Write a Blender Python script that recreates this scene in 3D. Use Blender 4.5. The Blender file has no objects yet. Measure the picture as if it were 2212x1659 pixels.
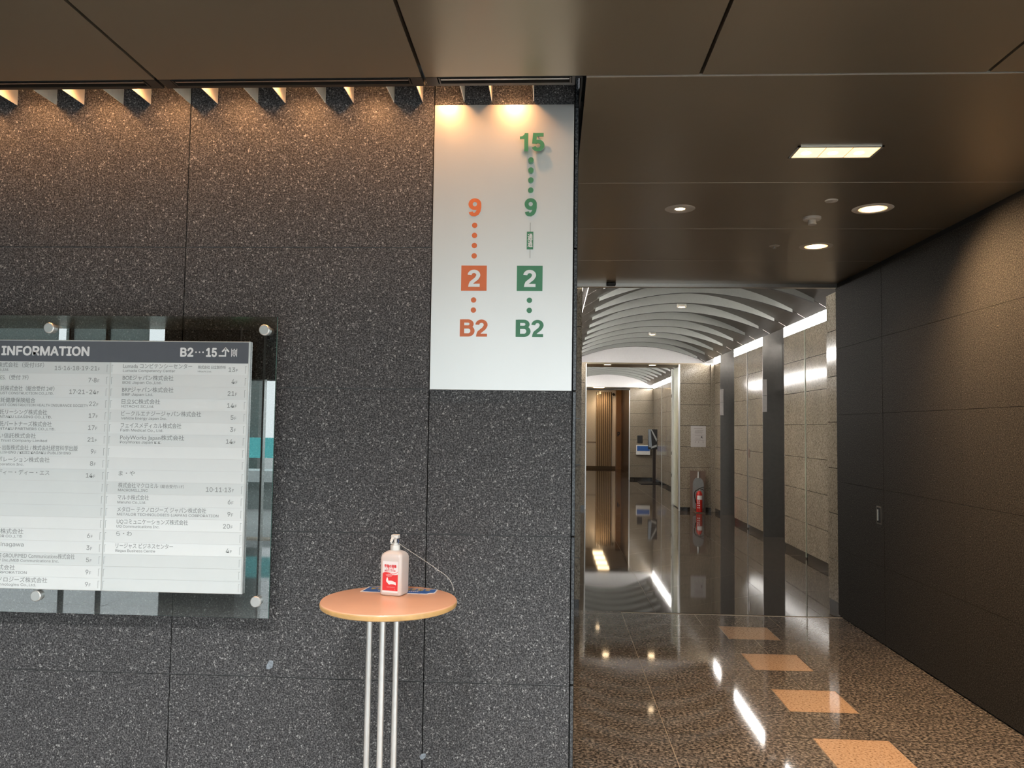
import bpy, bmesh, math, random, os
from mathutils import Vector, Matrix

SC = bpy.context.scene
COL = SC.collection
PI = math.pi
random.seed(7)

# ------------------------------------------------------------------ camera
cam = bpy.data.cameras.new('camera')
cam_o = bpy.data.objects.new('camera', cam)
COL.objects.link(cam_o)
cam.sensor_width = 36.0
cam.lens = 1692.35 * 36.0 / 2212.0
cam.clip_start, cam.clip_end = 0.05, 300
rgt = Vector((0.99860241, 0.0510743, 0.01358861))
upv = Vector((-0.01069337, -0.05653847, 0.99834315))
fwd = Vector((-0.05175796, 0.99709318, 0.0559133))
M = Matrix((rgt, upv, -fwd)).transposed().to_4x4()
M.translation = Vector((0, 0, 1.6433))
cam_o.matrix_world = M
SC.camera = cam_o

# ------------------------------------------------------------------ colour management
SC.view_settings.view_transform = 'Standard'
SC.view_settings.look = 'None'
SC.view_settings.exposure = 0.0
SC.view_settings.gamma = 1.0
SC.view_settings.use_curve_mapping = False

# ------------------------------------------------------------------ world: bright overcast daylight
world = bpy.data.worlds.new('overcast_sky')
SC.world = world
world.use_nodes = True
bgn = world.node_tree.nodes['Background']
bgn.inputs[0].default_value = (0.90, 0.97, 1.0, 1)
bgn.inputs[1].default_value = 3.2

D = 3.252          # plane of the granite wall beside the passage
ZC = 2.996         # ceiling
YF = -4.6          # plane of the open entrance front behind the camera


def portal(name, loc, rot, sx, sy):
    l = bpy.data.lights.new(name, 'AREA')
    l.shape = 'RECTANGLE'
    l.size, l.size_y = sx, sy
    l.cycles.is_portal = True
    o = bpy.data.objects.new(name, l)
    COL.objects.link(o)
    o.location = loc
    o.rotation_euler = rot


portal('daylight_portal', (1.0, YF, 1.5), (PI / 2, 0, PI), 16, 3.0)

# ------------------------------------------------------------------ node helpers


def nmat(name):
    m = bpy.data.materials.new(name)
    m.use_nodes = True
    nt = m.node_tree
    return m, nt, nt.nodes['Principled BSDF']


def setp(b, **k):
    names = {'col': 'Base Color', 'rough': 'Roughness', 'metal': 'Metallic', 'ior': 'IOR', 'trans': 'Transmission Weight',
             'emit': 'Emission Color', 'es': 'Emission Strength', 'spec': 'Specular IOR Level', 'alpha': 'Alpha', 'coat': 'Coat Weight',
             'cr': 'Coat Roughness', 'sss': 'Subsurface Weight'}
    for a, v in k.items():
        if a in ('col', 'emit'):
            v = tuple(v) + (1,)
        b.inputs[names[a]].default_value = v


def plain(name, col, rough=.5, metal=0., vary=.06, scale=30., **k):
    """plain surface with a little procedural unevenness"""
    m, nt, b = nmat(name)
    setp(b, col=col, rough=rough, metal=metal, **k)
    tc = nt.nodes.new('ShaderNodeTexCoord')
    nz = nt.nodes.new('ShaderNodeTexNoise')
    nz.inputs['Scale'].default_value = scale
    nz.inputs['Detail'].default_value = 4
    nt.links.new(tc.outputs['Object'], nz.inputs['Vector'])
    rp = nt.nodes.new('ShaderNodeValToRGB')
    rp.color_ramp.elements[0].position = .3
    rp.color_ramp.elements[1].position = .7
    rp.color_ramp.elements[0].color = tuple(max(0, c * (1 - vary)) for c in col) + (1,)
    rp.color_ramp.elements[1].color = tuple(min(1, c * (1 + vary)) for c in col) + (1,)
    nt.links.new(nz.outputs['Fac'], rp.inputs[0])
    nt.links.new(rp.outputs[0], b.inputs['Base Color'])
    return m


def emis(name, col, s):
    m, nt, b = nmat(name)
    setp(b, col=(.8, .8, .8), emit=col, es=s)
    return m


def stone(name, cols, pos, scale, rough, flecks=None, fleck_scale=80., fleck_cut=.10, bump=0., big=None, spec=.5, vec=(1, 1, 1)):
    """speckled stone: fine noise through a ramp, bright mineral flecks, slow tone drift"""
    m, nt, b = nmat(name)
    N, L = nt.nodes.new, nt.links.new
    tc = N('ShaderNodeTexCoord')
    mp = N('ShaderNodeMapping')
    mp.inputs['Scale'].default_value = vec
    L(tc.outputs['Object'], mp.inputs['Vector'])
    nz = N('ShaderNodeTexNoise')
    nz.inputs['Scale'].default_value = scale
    nz.inputs['Detail'].default_value = 3
    nz.inputs['Roughness'].default_value = .6
    L(mp.outputs[0], nz.inputs['Vector'])
    rp = N('ShaderNodeValToRGB')
    els = rp.color_ramp.elements
    while len(els) < len(cols):
        els.new(.5)
    for e, c, p in zip(els, cols, pos):
        e.position = p
        e.color = tuple(c) + (1,)
    L(nz.outputs['Fac'], rp.inputs[0])
    out = rp.outputs[0]
    if big:
        n2 = N('ShaderNodeTexNoise')
        n2.inputs['Scale'].default_value = big[0]
        n2.inputs['Detail'].default_value = 5
        L(mp.outputs[0], n2.inputs['Vector'])
        r2 = N('ShaderNodeValToRGB')
        r2.color_ramp.elements[0].position = .32
        r2.color_ramp.elements[1].position = .68
        r2.color_ramp.elements[0].color = (big[1],) * 3 + (1,)
        r2.color_ramp.elements[1].color = (big[2],) * 3 + (1,)
        L(n2.outputs['Fac'], r2.inputs[0])
        mx = N('ShaderNodeMix')
        mx.data_type = 'RGBA'
        mx.blend_type = 'MULTIPLY'
        mx.inputs['Factor'].default_value = 1
        L(out, mx.inputs['A'])
        L(r2.outputs[0], mx.inputs['B'])
        out = mx.outputs['Result']
    if flecks:
        vo = N('ShaderNodeTexVoronoi')
        vo.inputs['Scale'].default_value = fleck_scale
        vo.inputs['Randomness'].default_value = 1
        n3 = N('ShaderNodeTexNoise')
        n3.inputs['Scale'].default_value = fleck_scale * 1.5
        L(mp.outputs[0], n3.inputs['Vector'])
        ad = N('ShaderNodeMix')
        ad.data_type = 'RGBA'
        ad.blend_type = 'LINEAR_LIGHT'
        ad.inputs['Factor'].default_value = .012
        L(mp.outputs[0], ad.inputs['A'])
        L(n3.outputs['Color'], ad.inputs['B'])
        L(ad.outputs['Result'], vo.inputs['Vector'])
        sp = N('ShaderNodeSeparateColor')
        L(vo.outputs['Color'], sp.inputs[0])
        gt = N('ShaderNodeMath')
        gt.operation = 'GREATER_THAN'
        gt.inputs[1].default_value = .72
        L(sp.outputs[0], gt.inputs[0])
        lt = N('ShaderNodeMapRange')
        lt.inputs['From Min'].default_value = fleck_cut * 2.2
        lt.inputs['From Max'].default_value = fleck_cut
        L(vo.outputs['Distance'], lt.inputs['Value'])
        mu = N('ShaderNodeMath')
        mu.operation = 'MULTIPLY'
        L(gt.outputs[0], mu.inputs[0])
        L(lt.outputs[0], mu.inputs[1])
        mx = N('ShaderNodeMix')
        mx.data_type = 'RGBA'
        mx.inputs['B'].default_value = tuple(flecks) + (1,)
        L(mu.outputs[0], mx.inputs['Factor'])
        L(out, mx.inputs['A'])
        out = mx.outputs['Result']
    L(out, b.inputs['Base Color'])
    setp(b, rough=rough, spec=spec)
    if bump:
        bp = N('ShaderNodeBump')
        bp.inputs['Strength'].default_value = bump
        bp.inputs['Distance'].default_value = .002
        L(nz.outputs['Fac'], bp.inputs['Height'])
        L(bp.outputs[0], b.inputs['Normal'])
    return m


MAT = {}
MAT['granite'] = stone('flamed_dark_granite', [(.008, .008, .009), (.042, .042, .045), (.095, .095, .098), (.21, .21, .21)],
                       [.34, .46, .56, .70], 170, .55, flecks=(.44, .44, .43), fleck_scale=95, fleck_cut=.17, bump=.35, spec=.35)
MAT['granite_honed'] = stone('honed_dark_granite', [(.014, .0130, .0118), (.032, .0295, .0265), (.052, .048, .043), (.095, .087, .077)],
                             [.34, .47, .58, .70], 130, .7, flecks=(.30, .25, .19), fleck_scale=45, fleck_cut=.08, spec=.06)
MAT['sealant'] = plain('grey_joint_sealant', (.11, .11, .11), .7)
MAT['edge'] = stone('polished_dark_granite_edge', [(.02, .022, .026), (.05, .055, .06), (.12, .13, .14)], [.35, .5, .7], 150, .18)
MAT['beige'] = stone('polished_beige_granite', [(.13, .102, .070), (.25, .205, .150), (.33, .28, .212), (.41, .355, .275)], [.33, .45, .57, .7],
                     95, .13, flecks=(.09, .065, .045), fleck_scale=70, fleck_cut=.16, big=(2.2, .88, 1.08), vec=(1, 1, .6), spec=.14)
MAT['floor_dark'] = stone('polished_brown_granite_floor', [(.030, .026, .023), (.095, .082, .071), (.19, .163, .140), (.35, .30, .255)],
                          [.39, .47, .56, .67], 58, .05, flecks=(.36, .31, .26), fleck_scale=48, fleck_cut=.17, spec=.5, big=(3., .85, 1.1))
MAT['floor_lobby'] = stone('polished_dark_brown_lobby_floor', [(.016, .013, .011), (.045, .037, .030), (.085, .070, .058), (.15, .127, .105)],
                           [.36, .47, .57, .70], 70, .04, flecks=(.17, .14, .115), fleck_scale=50, fleck_cut=.15, spec=.45, big=(3., .85, 1.1))
MAT['floor_tan'] = stone('polished_tan_granite_inlay', [(.20, .115, .062), (.46, .30, .19), (.56, .38, .25), (.62, .44, .30)],
                         [.33, .42, .55, .7], 75, .06, flecks=(.20, .12, .075), fleck_scale=60, fleck_cut=.13)
MAT['floor_pale'] = stone('pale_grey_granite_floor', [(.42, .42, .42), (.55, .55, .55), (.64, .64, .64)], [.35, .5, .7], 80, .04)
MAT['grout'] = plain('pale_grout', (.50, .42, .33), .7)
MAT['skirting'] = stone('dark_granite_skirting', [(.008, .007, .006), (.03, .026, .022), (.06, .05, .042)], [.35, .5, .7], 90, .12)
MAT['black'] = plain('black_recess', (.004, .004, .004), .9)
MAT['bronze'] = plain('bronze_metal_ceiling_panel', (.30, .24, .165), .30, .72, vary=.03, scale=1.2, spec=.3)
MAT['bronze_glint'] = plain('painted_panel_edge_glint', (.62, .55, .46), .35, .5)
MAT['bronze_dark'] = plain('dark_bronze_metal', (.045, .036, .028), .40, .5)
MAT['steel'] = plain('brushed_stainless_steel', (.46, .45, .43), .30, 1., vary=.04, scale=60)
MAT['steel_dark'] = plain('hairline_dark_stainless_steel', (.48, .465, .44), .34, 1., vary=.05, scale=20)
MAT['alu'] = plain('satin_aluminium', (.70, .70, .68), .34, .85, vary=.02, scale=50)
MAT['signface'] = plain('satin_silver_sign_face', (.71, .715, .70), .36, .75, vary=.015, scale=3)
MAT['white'] = plain('white_paint', (.74, .72, .70), .55)
MAT['lunette'] = plain('bright_white_paint', (.90, .88, .87), .6, vary=.02)
MAT['whiteboard'] = plain('white_plastic_sheet', (.79, .83, .83), .35, vary=.015, scale=4)
MAT['whiteboard2'] = plain('white_plastic_sheet_fresh', (.84, .88, .88), .35, vary=.015, scale=4)
MAT['whiteboard3'] = plain('greyed_plastic_sheet', (.72, .765, .765), .35, vary=.015, scale=4)
MAT['charcoal'] = plain('charcoal_blue_sheet', (.105, .115, .135), .30, vary=.03)
MAT['lettergrey'] = plain('grey_ink', (.30, .325, .325), .5)
MAT['letterwhite'] = plain('white_ink', (.85, .87, .88), .5)
MAT['green'] = plain('green_lacquer', (.055, .235, .125), .35, vary=.02)
MAT['orange'] = plain('orange_lacquer', (.66, .165, .055), .35, vary=.02)
MAT['red'] = plain('red_print', (.78, .045, .05), .4, vary=.02)
MAT['pinkred'] = plain('pale_red_print', (.85, .33, .33), .4, vary=.02)
MAT['labelwhite'] = plain('white_label_paper', (.88, .85, .85), .4, vary=.02)
MAT['blueprint'] = plain('blue_print', (.035, .13, .42), .3, vary=.05)
MAT['yellowprint'] = plain('yellow_print', (.75, .55, .10), .4)
MAT['wood'] = plain('peach_laminate_top', (.74, .40, .245), .28, vary=.04, scale=6)
MAT['woodedge'] = plain('beech_edge', (.60, .36, .14), .4, vary=.10, scale=25)
MAT['plastic_white'] = plain('white_pump_plastic', (.82, .81, .77), .35)
MAT['cord'] = plain('pale_cord', (.55, .53, .48), .6)
MAT['blue_tie'] = plain('blue_tie', (.06, .09, .20), .5)
MAT['ringwhite'] = plain('white_enamel_ring', (.55, .50, .43), .4)
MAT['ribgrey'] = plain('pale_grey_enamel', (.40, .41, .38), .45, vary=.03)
MAT['ribshade'] = plain('painted_rib_underside_shade', (.03, .028, .026), .5)
MAT['vault'] = plain('bronze_vault_panel', (.075, .064, .053), .38, .35, vary=.05, scale=3)
MAT['redmetal'] = plain('red_enamel', (.50, .018, .012), .28)
MAT['rubber'] = plain('black_rubber', (.012, .012, .012), .5)
MAT['greyplastic'] = plain('grey_acrylic_shell', (.24, .25, .25), .4)
MAT['brownplate'] = plain('brown_acrylic_plate', (.17, .115, .085), .3)
MAT['paper'] = plain('white_paper', (.52, .48, .455), .6)
MAT['printgrey'] = plain('faint_grey_print', (.33, .28, .26), .6)
MAT['amber'] = plain('amber_column_paint', (.22, .10, .02), .3)
MAT['darkbrown'] = plain('dark_brown_paint', (.022, .012, .008), .3)
MAT['slat'] = plain('pale_wood_slat', (.42, .33, .23), .5)
MAT['slatgap'] = plain('brown_slat_backing', (.12, .085, .055), .6)
MAT['frost'] = plain('frosted_green_glass', (.42, .44, .33), .25)
MAT['residue'] = plain('pale_glue_residue', (.25, .29, .33), .6, vary=.3, scale=120)
MAT['teal'] = plain('teal_panel', (.20, .80, .82), .4)
MAT['concrete'] = plain('pale_concrete', (.42, .43, .42), .8, vary=.08, scale=2)
MAT['facade_grey'] = plain('grey_facade_panel', (.36, .40, .39), .5)
m, nt, b = nmat('milky_facade_glazing')
tl = nt.nodes.new('ShaderNodeBsdfTranslucent')
tl.inputs[0].default_value = (.40, .43, .42, 1)
nt.links.new(tl.outputs[0], nt.nodes['Material Output'].inputs['Surface'])
MAT['milky'] = m
MAT['fin'] = plain('grey_stone_pier', (.16, .18, .17), .6, vary=.1, scale=3)
MAT['roof'] = plain('salmon_roof', (.62, .33, .20), .7)
MAT['facade'] = plain('pale_building', (.74, .78, .78), .7, vary=.05, scale=.5)
MAT['finplate'] = plain('cream_lamp_box', (.80, .72, .58), .5)
MAT['finout'] = plain('dark_lamp_box_outside', (.03, .026, .022), .6)

MAT['glow_warm'] = emis('warm_lamp_glow', (1.0, .72, .42), 22)
MAT['glow_warm_soft'] = emis('warm_reflector_glow', (1.0, .58, .26), 2.2)
MAT['glow_cove'] = emis('white_cove_glow', (1.0, .94, .87), 22.0)
MAT['glow_led'] = emis('white_led_profile', (1.0, .965, .92), 42.0)
MAT['glow_far'] = emis('warm_far_ceiling_light', (1.0, .70, .38), 9)
MAT['glow_cool'] = emis('added_lamp_glow', (1.0, .95, .88), 12)
MAT['glow_leak'] = emis('emissive_light_leak', (1.0, .94, .87), 3.0)
MAT['glow_exit'] = emis('green_exit_glow', (.05, .85, .30), 1.6)
MAT['glow_white'] = emis('white_sign_glow', (.9, 1, .92), 1.8)
MAT['glow_lantern'] = plain('milky_lantern_plate', (.62, .58, .55), .3)

m, nt, b = nmat('greenish_clear_glass')
setp(b, col=(.70, .84, .80), rough=0., trans=1., ior=1.5)
# architectural glass: mostly clear with mirror reflection, tinted
tr = nt.nodes.new('ShaderNodeBsdfTransparent')
tr.inputs[0].default_value = (.68, .74, .72, 1)
gl = nt.nodes.new('ShaderNodeBsdfGlossy')
gl.inputs['Roughness'].default_value = 0.0
gl.inputs['Color'].default_value = (.95, 1, .99, 1)
fr = nt.nodes.new('ShaderNodeFresnel')
fr.inputs[0].default_value = 3.0
mx = nt.nodes.new('ShaderNodeMixShader')
nt.links.new(fr.outputs[0], mx.inputs[0])
nt.links.new(tr.outputs[0], mx.inputs[1])
nt.links.new(gl.outputs[0], mx.inputs[2])
nt.links.new(mx.outputs[0], nt.nodes['Material Output'].inputs['Surface'])
MAT['glass'] = m
MAT['glassedge'] = plain('green_glass_edge', (.10, .24, .22), .15)

m, nt, b = nmat('cloudy_bottle_plastic')
setp(b, col=(.72, .64, .60), rough=.26, sss=.25)
b.inputs['Subsurface Radius'].default_value = (.03, .02, .015)
MAT['bottle'] = m

# ------------------------------------------------------------------ mesh helpers


class MB:
    def __init__(self):
        self.v, self.f, self.m, self.mats = [], [], [], []

    def mi(self, mat):
        if mat not in self.mats:
            self.mats.append(mat)
        return self.mats.index(mat)

    def add(self, verts, faces, mat):
        n, k = len(self.v), self.mi(mat)
        self.v += [tuple(p) for p in verts]
        for f in faces:
            self.f.append(tuple(i + n for i in f))
            self.m.append(k)
        return self

    def box(self, x0, x1, y0, y1, z0, z1, mat):
        return self.add([(x0, y0, z0), (x1, y0, z0), (x1, y1, z0), (x0, y1, z0), (x0, y0, z1), (x1, y0, z1), (x1, y1, z1), (x0, y1, z1)],
                        [(0, 3, 2, 1), (4, 5, 6, 7), (0, 1, 5, 4), (1, 2, 6, 5), (2, 3, 7, 6), (3, 0, 4, 7)], mat)

    def quad(self, a, b, c, d, mat):
        return self.add([a, b, c, d], [(0, 1, 2, 3)], mat)

    def prism(self, pts, off, mat):
        """closed outline pts (3-D, planar) pushed along off"""
        n = len(pts)
        off = Vector(off)
        v = [Vector(p) for p in pts] + [Vector(p) + off for p in pts]
        f = [tuple(range(n))[::-1], tuple(range(n, 2 * n))]
        f += [(i, (i + 1) % n, n + (i + 1) % n, n + i) for i in range(n)]
        return self.add(v, f, mat)

    def lathe(self, prof, c, axis, mat, n=32, cap=True):
        """prof: (radius, distance along axis) list"""
        ax = Vector(axis).normalized()
        a = ax.orthogonal().normalized()
        b = ax.cross(a)
        c = Vector(c)
        v = []
        for r, t in prof:
            for i in range(n):
                g = 2 * PI * i / n
                v.append(c + ax * t + (a * math.cos(g) + b * math.sin(g)) * r)
        f = []
        for j in range(len(prof) - 1):
            for i in range(n):
                k = (i + 1) % n
                f.append((j * n + i, j * n + k, (j + 1) * n + k, (j + 1) * n + i))
        if cap:
            f.append(tuple(range(n))[::-1])
            f.append(tuple((len(prof) - 1) * n + i for i in range(n)))
        return self.add(v, f, mat)

    def tube(self, pts, r, mat, n=10):
        pts = [Vector(p) for p in pts]
        v = []
        ref = Vector((0.123, .31, .94)).normalized()
        for i, p in enumerate(pts):
            t = (pts[min(i + 1, len(pts) - 1)] - pts[max(i - 1, 0)]).normalized()
            a = t.cross(ref).normalized()
            b = t.cross(a)
            for k in range(n):
                g = 2 * PI * k / n
                v.append(p + (a * math.cos(g) + b * math.sin(g)) * r)
        f = []
        for i in range(len(pts) - 1):
            for k in range(n):
                l = (k + 1) % n
                f.append((i * n + k, i * n + l, (i + 1) * n + l, (i + 1) * n + k))
        f.append(tuple(range(n))[::-1])
        f.append(tuple((len(pts) - 1) * n + k for k in range(n)))
        return self.add(v, f, mat)

    def build(self, name, parent=None, bevel=0., smooth=False, seg=2, label=None, weld=True):
        me = bpy.data.meshes.new(name)
        me.from_pydata(self.v, [], self.f)
        for k in self.mats:
            me.materials.append(MAT[k])
        me.polygons.foreach_set('material_index', self.m)
        bm = bmesh.new()
        bm.from_mesh(me)
        if weld:
            bmesh.ops.remove_doubles(bm, verts=bm.verts, dist=1e-6)
        bmesh.ops.recalc_face_normals(bm, faces=bm.faces)
        if bevel:
            es = [e for e in bm.edges if len(e.link_faces) == 2 and e.calc_face_angle(0) > .6]
            bmesh.ops.bevel(bm, geom=es, offset=bevel, segments=seg, affect='EDGES', profile=.5)
        if smooth:
            for f in bm.faces:
                f.smooth = True
            for e in bm.edges:
                if len(e.link_faces) == 2 and e.calc_face_angle(0) > .7:
                    e.smooth = False
        bm.to_mesh(me)
        bm.free()
        o = bpy.data.objects.new(name, me)
        COL.objects.link(o)
        if parent is not None:
            o.parent = parent
            o.matrix_parent_inverse = Matrix.Translation(-Vector(parent.location))
        if label:
            o['label'] = label
        return o


def thing(name, label, cat, loc=(0, 0, 0), group=None):
    o = bpy.data.objects.new(name, None)
    o.empty_display_size = .05
    COL.objects.link(o)
    o.location = loc
    tag(o, label, cat, group)
    return o


def tag(o, label, cat, group=None):
    o['label'], o['category'] = label, cat
    if group:
        o['group'] = group
    return o


def struct(o):
    o['kind'] = 'structure'
    return o


FONTS = {}


def font(kind):
    if kind not in FONTS:
        f = None
        if kind == 'inter':
            try:
                f = bpy.data.fonts.load(os.path.join(bpy.utils.resource_path('LOCAL'), 'datafiles', 'fonts', 'Inter.woff2'))
            except Exception:
                f = None
        FONTS[kind] = f
    return FONTS[kind]


def text_geo(s, kind='inter'):
    """verts (x, y) and faces of a line of lettering, cap height about .7"""
    c = bpy.data.curves.new('t', 'FONT')
    c.body = s
    c.size = 1
    c.resolution_u = 3
    if any(ord(ch) > 0x2000 for ch in s):
        kind = 'builtin'
    if font(kind):
        c.font = font(kind)
    o = bpy.data.objects.new('t', c)
    COL.objects.link(o)
    dg = bpy.context.evaluated_depsgraph_get()
    me = bpy.data.meshes.new_from_object(o.evaluated_get(dg))
    v = [(p.co.x, p.co.y) for p in me.vertices]
    f = [tuple(p.vertices) for p in me.polygons]
    bpy.data.objects.remove(o)
    bpy.data.curves.remove(c)
    bpy.data.meshes.remove(me)
    return v, f


CAPS = {}


def cap_height(kind):
    if kind not in CAPS:
        CAPS[kind] = 1.0
        v, f = text_geo('H', kind)
        CAPS[kind] = max(p[1] for p in v) - min(p[1] for p in v)
    return CAPS[kind]


def put_text(mb, s, x0, x1, z0, h, y, mat, kind='inter', bold=0., right=False, place=None):
    """lettering facing -y between x0 and x1 (x1 None: natural width), baseline z0, glyph box height h"""
    v, f = text_geo(s, kind)
    if not v:
        return
    ax, bx = min(p[0] for p in v), max(p[0] for p in v)
    ay, by = min(p[1] for p in v), max(p[1] for p in v)
    sz = h / cap_height('builtin' if any(ord(ch) > 0x2000 for ch in s) else kind)
    sx = sz if x1 is None or right else (x1 - x0) / (bx - ax)
    if right:
        x0 = x1 - (bx - ax) * sx
    offs = [(0, 0)] if not bold else [(0, 0), (bold, 0), (-bold, 0), (0, bold), (0, -bold), (bold * .7, bold * .7), (-bold * .7, bold * .7),
                                     (bold * .7, -bold * .7), (-bold * .7, -bold * .7)]
    for i, (ox, oz) in enumerate(offs):
        pts = [(x0 + (p[0] - ax) * sx + ox, y - i * 2e-5, z0 + p[1] * sz + oz) for p in v]
        if place:
            pts = [place(p) for p in pts]
        mb.add(pts, f, mat)


def ribbon(pts, w):
    """2-D outline quads of a constant-width stroke"""
    P = [Vector(pts[0])]
    for p in pts[1:]:
        if (Vector(p) - P[-1]).length > 1e-4:
            P.append(Vector(p))
    L, R = [], []
    for i, p in enumerate(P):
        a = (P[i] - P[i - 1]).normalized() if i else (P[1] - P[0]).normalized()
        b = (P[i + 1] - P[i]).normalized() if i < len(P) - 1 else a
        t = (a + b).normalized()
        n = Vector((-t.y, t.x))
        k = w / 2 / max(.5, n.dot(Vector((-a.y, a.x))))
        L.append(p + n * k)
        R.append(p - n * k)
    return L, R


def ell(cx, cy, rx, ry, a0, a1, n=22):
    return [(cx + rx * math.cos(math.radians(a0 + (a1 - a0) * i / n)), cy + ry * math.sin(math.radians(a0 + (a1 - a0) * i / n))) for i in range(n + 1)]


GW = .19
GLYPH = {
    '1': dict(w=.46, poly=[[(.0, .69), (.0, .81), (.12, .83), (.21, .89), (.26, 1.0), (.44, 1.0), (.44, 0), (.235, 0), (.235, .69)]]),
    '2': dict(w=.60, stroke=[ell(.30, .69, .205, .215, 178, -28) + [(.42, .475), (.30, .36), (.19, .25), (.145, .12)]],
              poly=[[(.035, 0), (.58, 0), (.58, .175), (.06, .175)]]),
    '5': dict(w=.60, stroke=[ell(.29, .315, .205, .225, 140, -160), [(.155, 1.0), (.11, .43)]],
              poly=[[(.12, .825), (.545, .825), (.545, 1.0), (.13, 1.0)]]),
    '9': dict(w=.60, stroke=[ell(.295, .68, .195, .225, 0, 360, 30), [(.49, .70), (.492, .50), (.465, .31), (.40, .17), (.30, .098), (.20, .105), (.14, .17), (.115, .25)]]),
    'B': dict(w=.68, poly=[[(.03, 0), (.23, 0), (.23, 1), (.03, 1)]],
              stroke=[[(.13, .91), (.40, .91)] + ell(.40, .735, .165, .175, 90, -90, 12) + [(.13, .56)],
                      [(.13, .56), (.40, .56)] + ell(.41, .3275, .20, .2325, 90, -90, 14) + [(.13, .095)]]),
}


def glyph(ch, x0, z0, h, w, y0, y1, name, mat, parent):
    """raised numeral facing -y (front at y0, back at y1)"""
    g = GLYPH[ch]
    mb = MB()
    sx = w / g['w']
    T = lambda p, y: (x0 + p[0] * sx, y, z0 + p[1] * h)
    for po in g.get('poly', []):
        mb.prism([T(p, y0) for p in po], (0, y1 - y0, 0), mat)
    for si, st in enumerate(g.get('stroke', [])):
        y0 -= .00012
        L, R = ribbon(st, GW)
        n = len(L)
        v = [T(p, y0) for p in L] + [T(p, y0) for p in R] + [T(p, y1) for p in L] + [T(p, y1) for p in R]
        f = []
        for i in range(n - 1):
            f += [(i, i + 1, n + i + 1, n + i), (i, 2 * n + i, 2 * n + i + 1, i + 1), (n + i, n + i + 1, 3 * n + i + 1, 3 * n + i)]
        f += [(0, n, 3 * n, 2 * n), (n - 1, 3 * n - 1, 4 * n - 1, 2 * n - 1)][:2]
        mb.add(v, f, mat)
    return mb.build(name, parent)


# ------------------------------------------------------------------ FLOOR
mb = MB()
mb.box(-9, 6, YF - .4, 34, -.06, -.003, 'grout')
G = .0022


def tile(x0, x1, y0, y1, mat):
    mb.quad((x0 + G, y0 + G, 0), (x1 - G, y0 + G, 0), (x1 - G, y1 - G, 0), (x0 + G, y1 - G, 0), mat)


XT = .64
YT = 7.2195
k = -22
while k < 8:
    y0 = 3.99 + .3985 * k
    y1 = min(y0 + .3985, 7.2225)
    if k < -2:
        tile(XT, 6, y0, y1, 'floor_pale')
    elif k % 2 == 0 and k < 8 and k != 8:
        tile(XT, 1.415, y0, y1, 'floor_dark')
        tile(1.415, 1.815, y0, y1, 'floor_tan')
        tile(1.815, 6, y0, y1, 'floor_dark')
    elif k == 7:
        tile(XT, 1.287, y0, y1, 'floor_dark')
        tile(1.287, 1.933, y0, y1, 'floor_dark')
        tile(1.933, 6, y0, y1, 'floor_dark')
    else:
        tile(XT, 1.615, y0, y1, 'floor_dark')
        tile(1.615, 6, y0, y1, 'floor_dark')
    k += 1
k = -22
while True:
    y0 = 4.295 + .405 * k
    if y0 > 7.2:
        break
    y1 = min(y0 + .405, 7.2225)
    for x0, x1 in ((-9, -4), (-4, -2), (-2, -.6), (-.6, XT)):
        tile(x0, x1, y0, y1, 'floor_pale' if k < -2 else 'floor_dark')
    k += 1
G = .0011
# lobby paving: side borders and a diagonal field
y = 7.22
while y < 34:
    y1 = min(y + 1.17, 34)
    tile(-1, .95, y, y1, 'floor_lobby')
    tile(2.43, 6, y, y1, 'floor_lobby')
    y = y1
G = .0011
c = 7.22 - .95 - 1.48
while c < 31:
    a = [(.95 + G, .95 + c + G), (2.43 - G, 2.43 + c + G), (2.43 - G, 2.43 + c + 1.17 - G), (.95 + G, .95 + c + 1.17 - G)]
    bm_pts = [(x, max(7.22, min(33.9, yy))) for x, yy in a]
    if bm_pts[3][1] > bm_pts[0][1] + .01 or bm_pts[2][1] > bm_pts[1][1] + .01:
        mb.quad(*[(x, yy, 0) for x, yy in bm_pts], 'floor_lobby')
    c += 1.17
fl = struct(mb.build('floor', weld=False))

# ------------------------------------------------------------------ LEFT GRANITE WALL (faces the camera)
ROWS = [0, .012, .600, 1.1995, 1.7995, 2.3995, 3.55]
J = .0022
mb = MB()
mb.box(-9, .079, D + .012, D + .06, 0, 3.55, 'black')
cols = [-9, -8.0, -6.93, -5.86, -4.79, -3.72, -2.65, -1.5804, -.5154, .0796]
for r in range(1, 6):
    for i in range(len(cols) - 1):
        x0, x1 = cols[i], cols[i + 1]
        if x1 <= -5.86:
            continue
        mb.box(x0 + J, x1 - (J if i < len(cols) - 2 else 0), D, D + .03, ROWS[r] + (J if r > 1 else 0), ROWS[r + 1] - J, 'granite')
for r in range(2, 6):
    mb.box(-5.86, .0796, D + .0045, D + .013, ROWS[r] - J * 1.2, ROWS[r] + J * 1.2, 'sealant')
wl = struct(mb.build('wall_left'))
# edge slabs that return into the passage, set a little back behind a groove
mb = MB()
mb.box(.070, .083, D + .02, D + .05, 0, 3.3, 'black')
for r in range(1, 6):
    mb.box(.083, .0985, D + .012, 7.24, ROWS[r] + (J if r > 1 else 0), min(ROWS[r + 1], 3.3) - J, 'edge')
struct(mb.build('wall_left_return', bevel=.002))

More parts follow.
